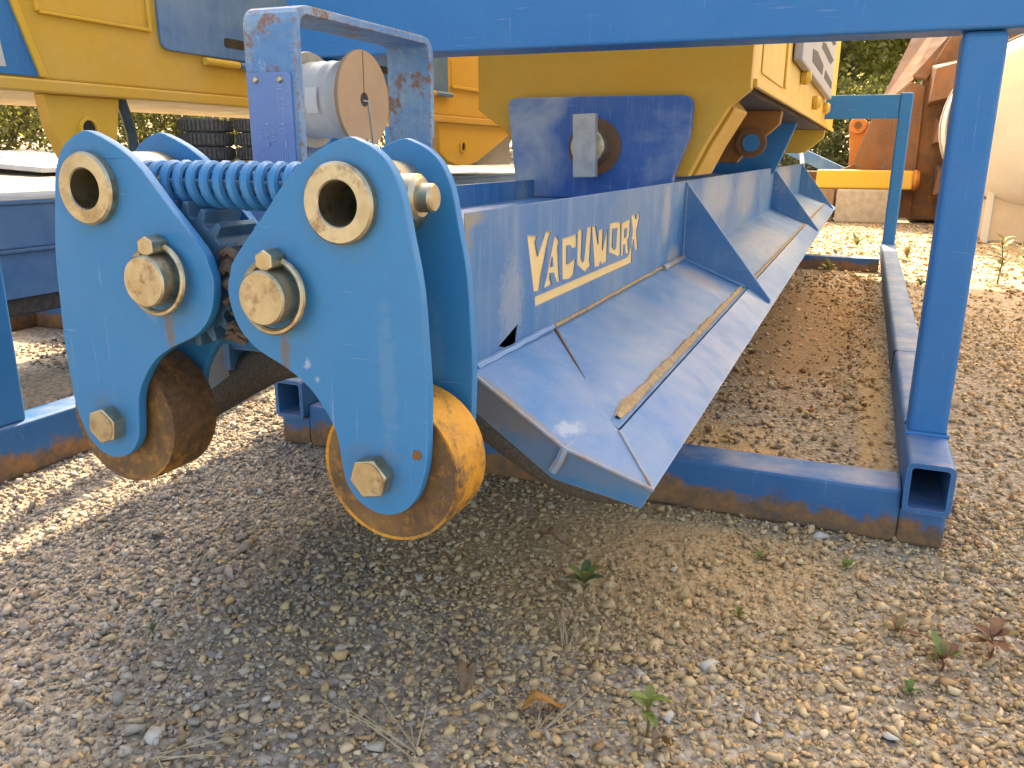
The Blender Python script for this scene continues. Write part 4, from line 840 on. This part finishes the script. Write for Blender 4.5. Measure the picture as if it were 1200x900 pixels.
weed(.236, 1.216, .044, 8, .038, .0085, ['weed_red', 'weed_olive', 'weed_red', 'weed_red'], 'upright dark red weed with drooping olive leaves', 'weed_red', (5, 45))
weed(.292, 1.155, .040, 6, .036, .0070, ['weed_green'], 'broad leaved bright green weed standing near the red weeds', 'weed_green', (20, 60))
weed(.128, 1.085, .010, 5, .018, .005, ['weed_dull', 'weed_green'], 'low dark green sprout between pale stones', 'weed_dull', (30, 70))
weed(.039, 1.425, .008, 7, .018, .0045, ['weed_green'], 'bright little green tuft close to the rusty rail', 'weed_green', (30, 70))
weed(-.103, 1.405, .006, 5, .018, .004, ['weed_olive', 'weed_green'], 'faint olive sprout near the front rail', 'weed_olive', (20, 60))
weed(-.909, .794, .012, 5, .016, .003, ['weed_dull'], 'small dull green sprout alone in the shaded gravel', 'weed_dull', (35, 75))
weed(-.159, 5.40, .02, 12, .085, .013, ['weed_green', 'weed_olive'], 'bright green clump growing along the rear rail', 'weed_green', (30, 75))
weed(-.015, 6.30, .10, 12, .10, .010, ['weed_dull', 'weed_olive'], 'upright olive plant in sunlit gravel behind the rear rail', 'weed_olive', (35, 80))
weed(.30, 6.1, .05, 8, .09, .012, ['weed_red', 'weed_olive'], 'wispy reddish plant beyond the rear post', 'weed_red', (50, 85))
weed(.33, 4.95, .02, 9, .06, .011, ['weed_green', 'weed_dull'], 'small green clump right of the long rail', 'weed_green', (30, 70))
for (x, y, h, lab) in ((.735, 5.30, .26, 'tall leafy green plant growing in front of the tan tank base'), (.93, 5.75, .20, 'shorter leafy plant right at the tan tank base')):
    r = thing('leafy_plant', lab, 'plant', (x, y, 0)); rr = random.Random(int(h * 100))
    B().tube([(x, y, -.01), (x + .01, y, h * .5), (x - .01, y + .01, h)], [.005, .004, .002], 6).make('stem', 'weed_olive', r, 0, True)
    for k in range(22):
        a = k * 2.4; zz = h * (.15 + .85 * k / 22); b = B(); leaf_strip(b, (x, y, zz), (math.cos(a), math.sin(a)), .10 * rr.uniform(.6, 1.1), .015, R_(rr.uniform(10, 50)), rr.uniform(.1, .4), None, None)
        b.make('leaf', ['weed_dull', 'weed_green', 'weed_olive'][k % 3], r, 0, True)
# dry grass
def dry_grass(x, y, n, ln, ang, spread, label):
    r = thing('dry_grass', label, 'dry grass', (x, y, 0)); rr = random.Random(int(x * -999 + y * 31))
    for k in range(n):
        a = ang + rr.gauss(0, spread); l = ln * rr.uniform(.5, 1.1); e = rr.uniform(.02, .30); d = (math.cos(a), math.sin(a))
        B().tube([(x + rr.uniform(-.006, .006), y + rr.uniform(-.006, .006), .002), (x + d[0] * l * .5, y + d[1] * l * .5, .004 + l * .5 * math.tan(e)), (x + d[0] * l, y + d[1] * l, .006 + l * .8 * math.tan(e) * .9)], [.0013, .001, .0005], 5).make('stalk', 'straw', r, 0, True)
dry_grass(-.42, .722, 6, .14, R_(122), .55, 'fan of pale dry grass stalks at the bottom of the gravel')
dry_grass(-.30, .815, 7, .12, R_(105), .8, 'tuft of dry straw stalks beside the fallen orange leaf')
dry_grass(-.33, 1.0, 5, .10, R_(100), .3, 'thin dry stalks lying behind the orange leaf')
dry_grass(-.705, .60, 6, .10, R_(20), .4, 'few flat straw stalks among the larger pale stones')
def fallen_leaf(x, y, ln, wd, ang, mat, label, curl=.3):
    b = B(); d = Vector((math.cos(ang), math.sin(ang), 0)); s_ = Vector((-d.y, d.x, 0)); rows = []
    for k in range(9):
        t = k / 8; wv = wd * math.sin(math.pi * (.04 + .92 * t)) ** .9; p = Vector((x, y, .011)) + d * ln * (t - .5) + Vector((0, 0, .010 * math.sin(t * 5) + .006))
        rows.append([b.v(p + s_ * wv * j + Vector((0, 0, abs(j) * wv * curl + .002 * math.sin(k * 2 + j * 3)))) for j in (-1, -.5, 0, .5, 1)])
    for k in range(8):
        for j in range(4): b.bm.faces.new((rows[k][j], rows[k][j + 1], rows[k + 1][j + 1], rows[k + 1][j]))
    o = b.make('fallen_leaf', mat, None, 0, True); m = o.modifiers.new('solid', 'SOLIDIFY'); m.thickness = .0006
    tag(o, label, 'leaf')
fallen_leaf(-.310, .855, .058, .011, R_(42), 'leaf_orange', 'curled orange fallen leaf lying on the gravel', .5)
fallen_leaf(-.425, .868, .045, .013, R_(-70), 'leaf_brown', 'crumpled brown fallen leaf beside dry grass', .8)
fallen_leaf(-.155, .845, .03, .010, R_(60), 'leaf_brown', 'pale brown leaf scrap at the foot of the green seedling', .7)
fallen_leaf(-.455, 1.30, .05, .012, R_(10), 'leaf_brown', 'reddish brown leaf lying below the foam seal', .8)
# larger single stones
big = [(-.732, .627, .030, 3), (-.765, .622, .034, 1), (-.700, .635, .022, 6), (-.789, .787, .022, 4), (-.473, .713, .026, 2), (-.361, .791, .028, 5), (-.131, 1.041, .026, 3), (-.100, 1.055, .026, 5), (-.009, 1.531, .030, 3), (-.627, 1.096, .024, 2), (-.655, 1.115, .020, 5), (-.60, 1.11, .022, 3), (-.72, .77, .022, 2), (.06, 1.21, .018, 3), (-.83, .66, .024, 0), (-.86, .70, .022, 2), (-.93, .98, .028, 1), (-.22, .98, .020, 3), (.02, 1.10, .020, 3), (.21, 1.45, .028, 5), (-.25, .80, .020, 2), (-.52, .76, .022, 5), (.33, 1.35, .026, 4), (-.05, .95, .020, 3), (-.97, .86, .022, 2), (-.155, .91, .024, 3), (.10, .98, .022, 3), (-.58, .69, .020, 1)]
for i, (x, y, sz, pc) in enumerate(big):
    pv, pf = VAR[i % len(VAR)]; Rm = rot_mats(1, .25)[0]; P = (pv @ Rm.T) * sz * .62
    P[:, 2] += sz * .18
    me = fast_mesh('pebble', P, pf, np.repeat(PAL[pc][None] * 1.02, len(P), 0), 'stone'); o = bpy.data.objects.new('pebble', me); COL.objects.link(o); o.location = (x, y, 0)
    tag(o, 'larger ' + ('grey brown', 'pale brown', 'pale tan', 'whitish', 'dark grey', 'warm tan', 'rusty brown', 'near black', 'honey coloured')[pc] + ' angular pebble lying on the fine gravel', 'pebble', 'larger pebbles on the gravel')
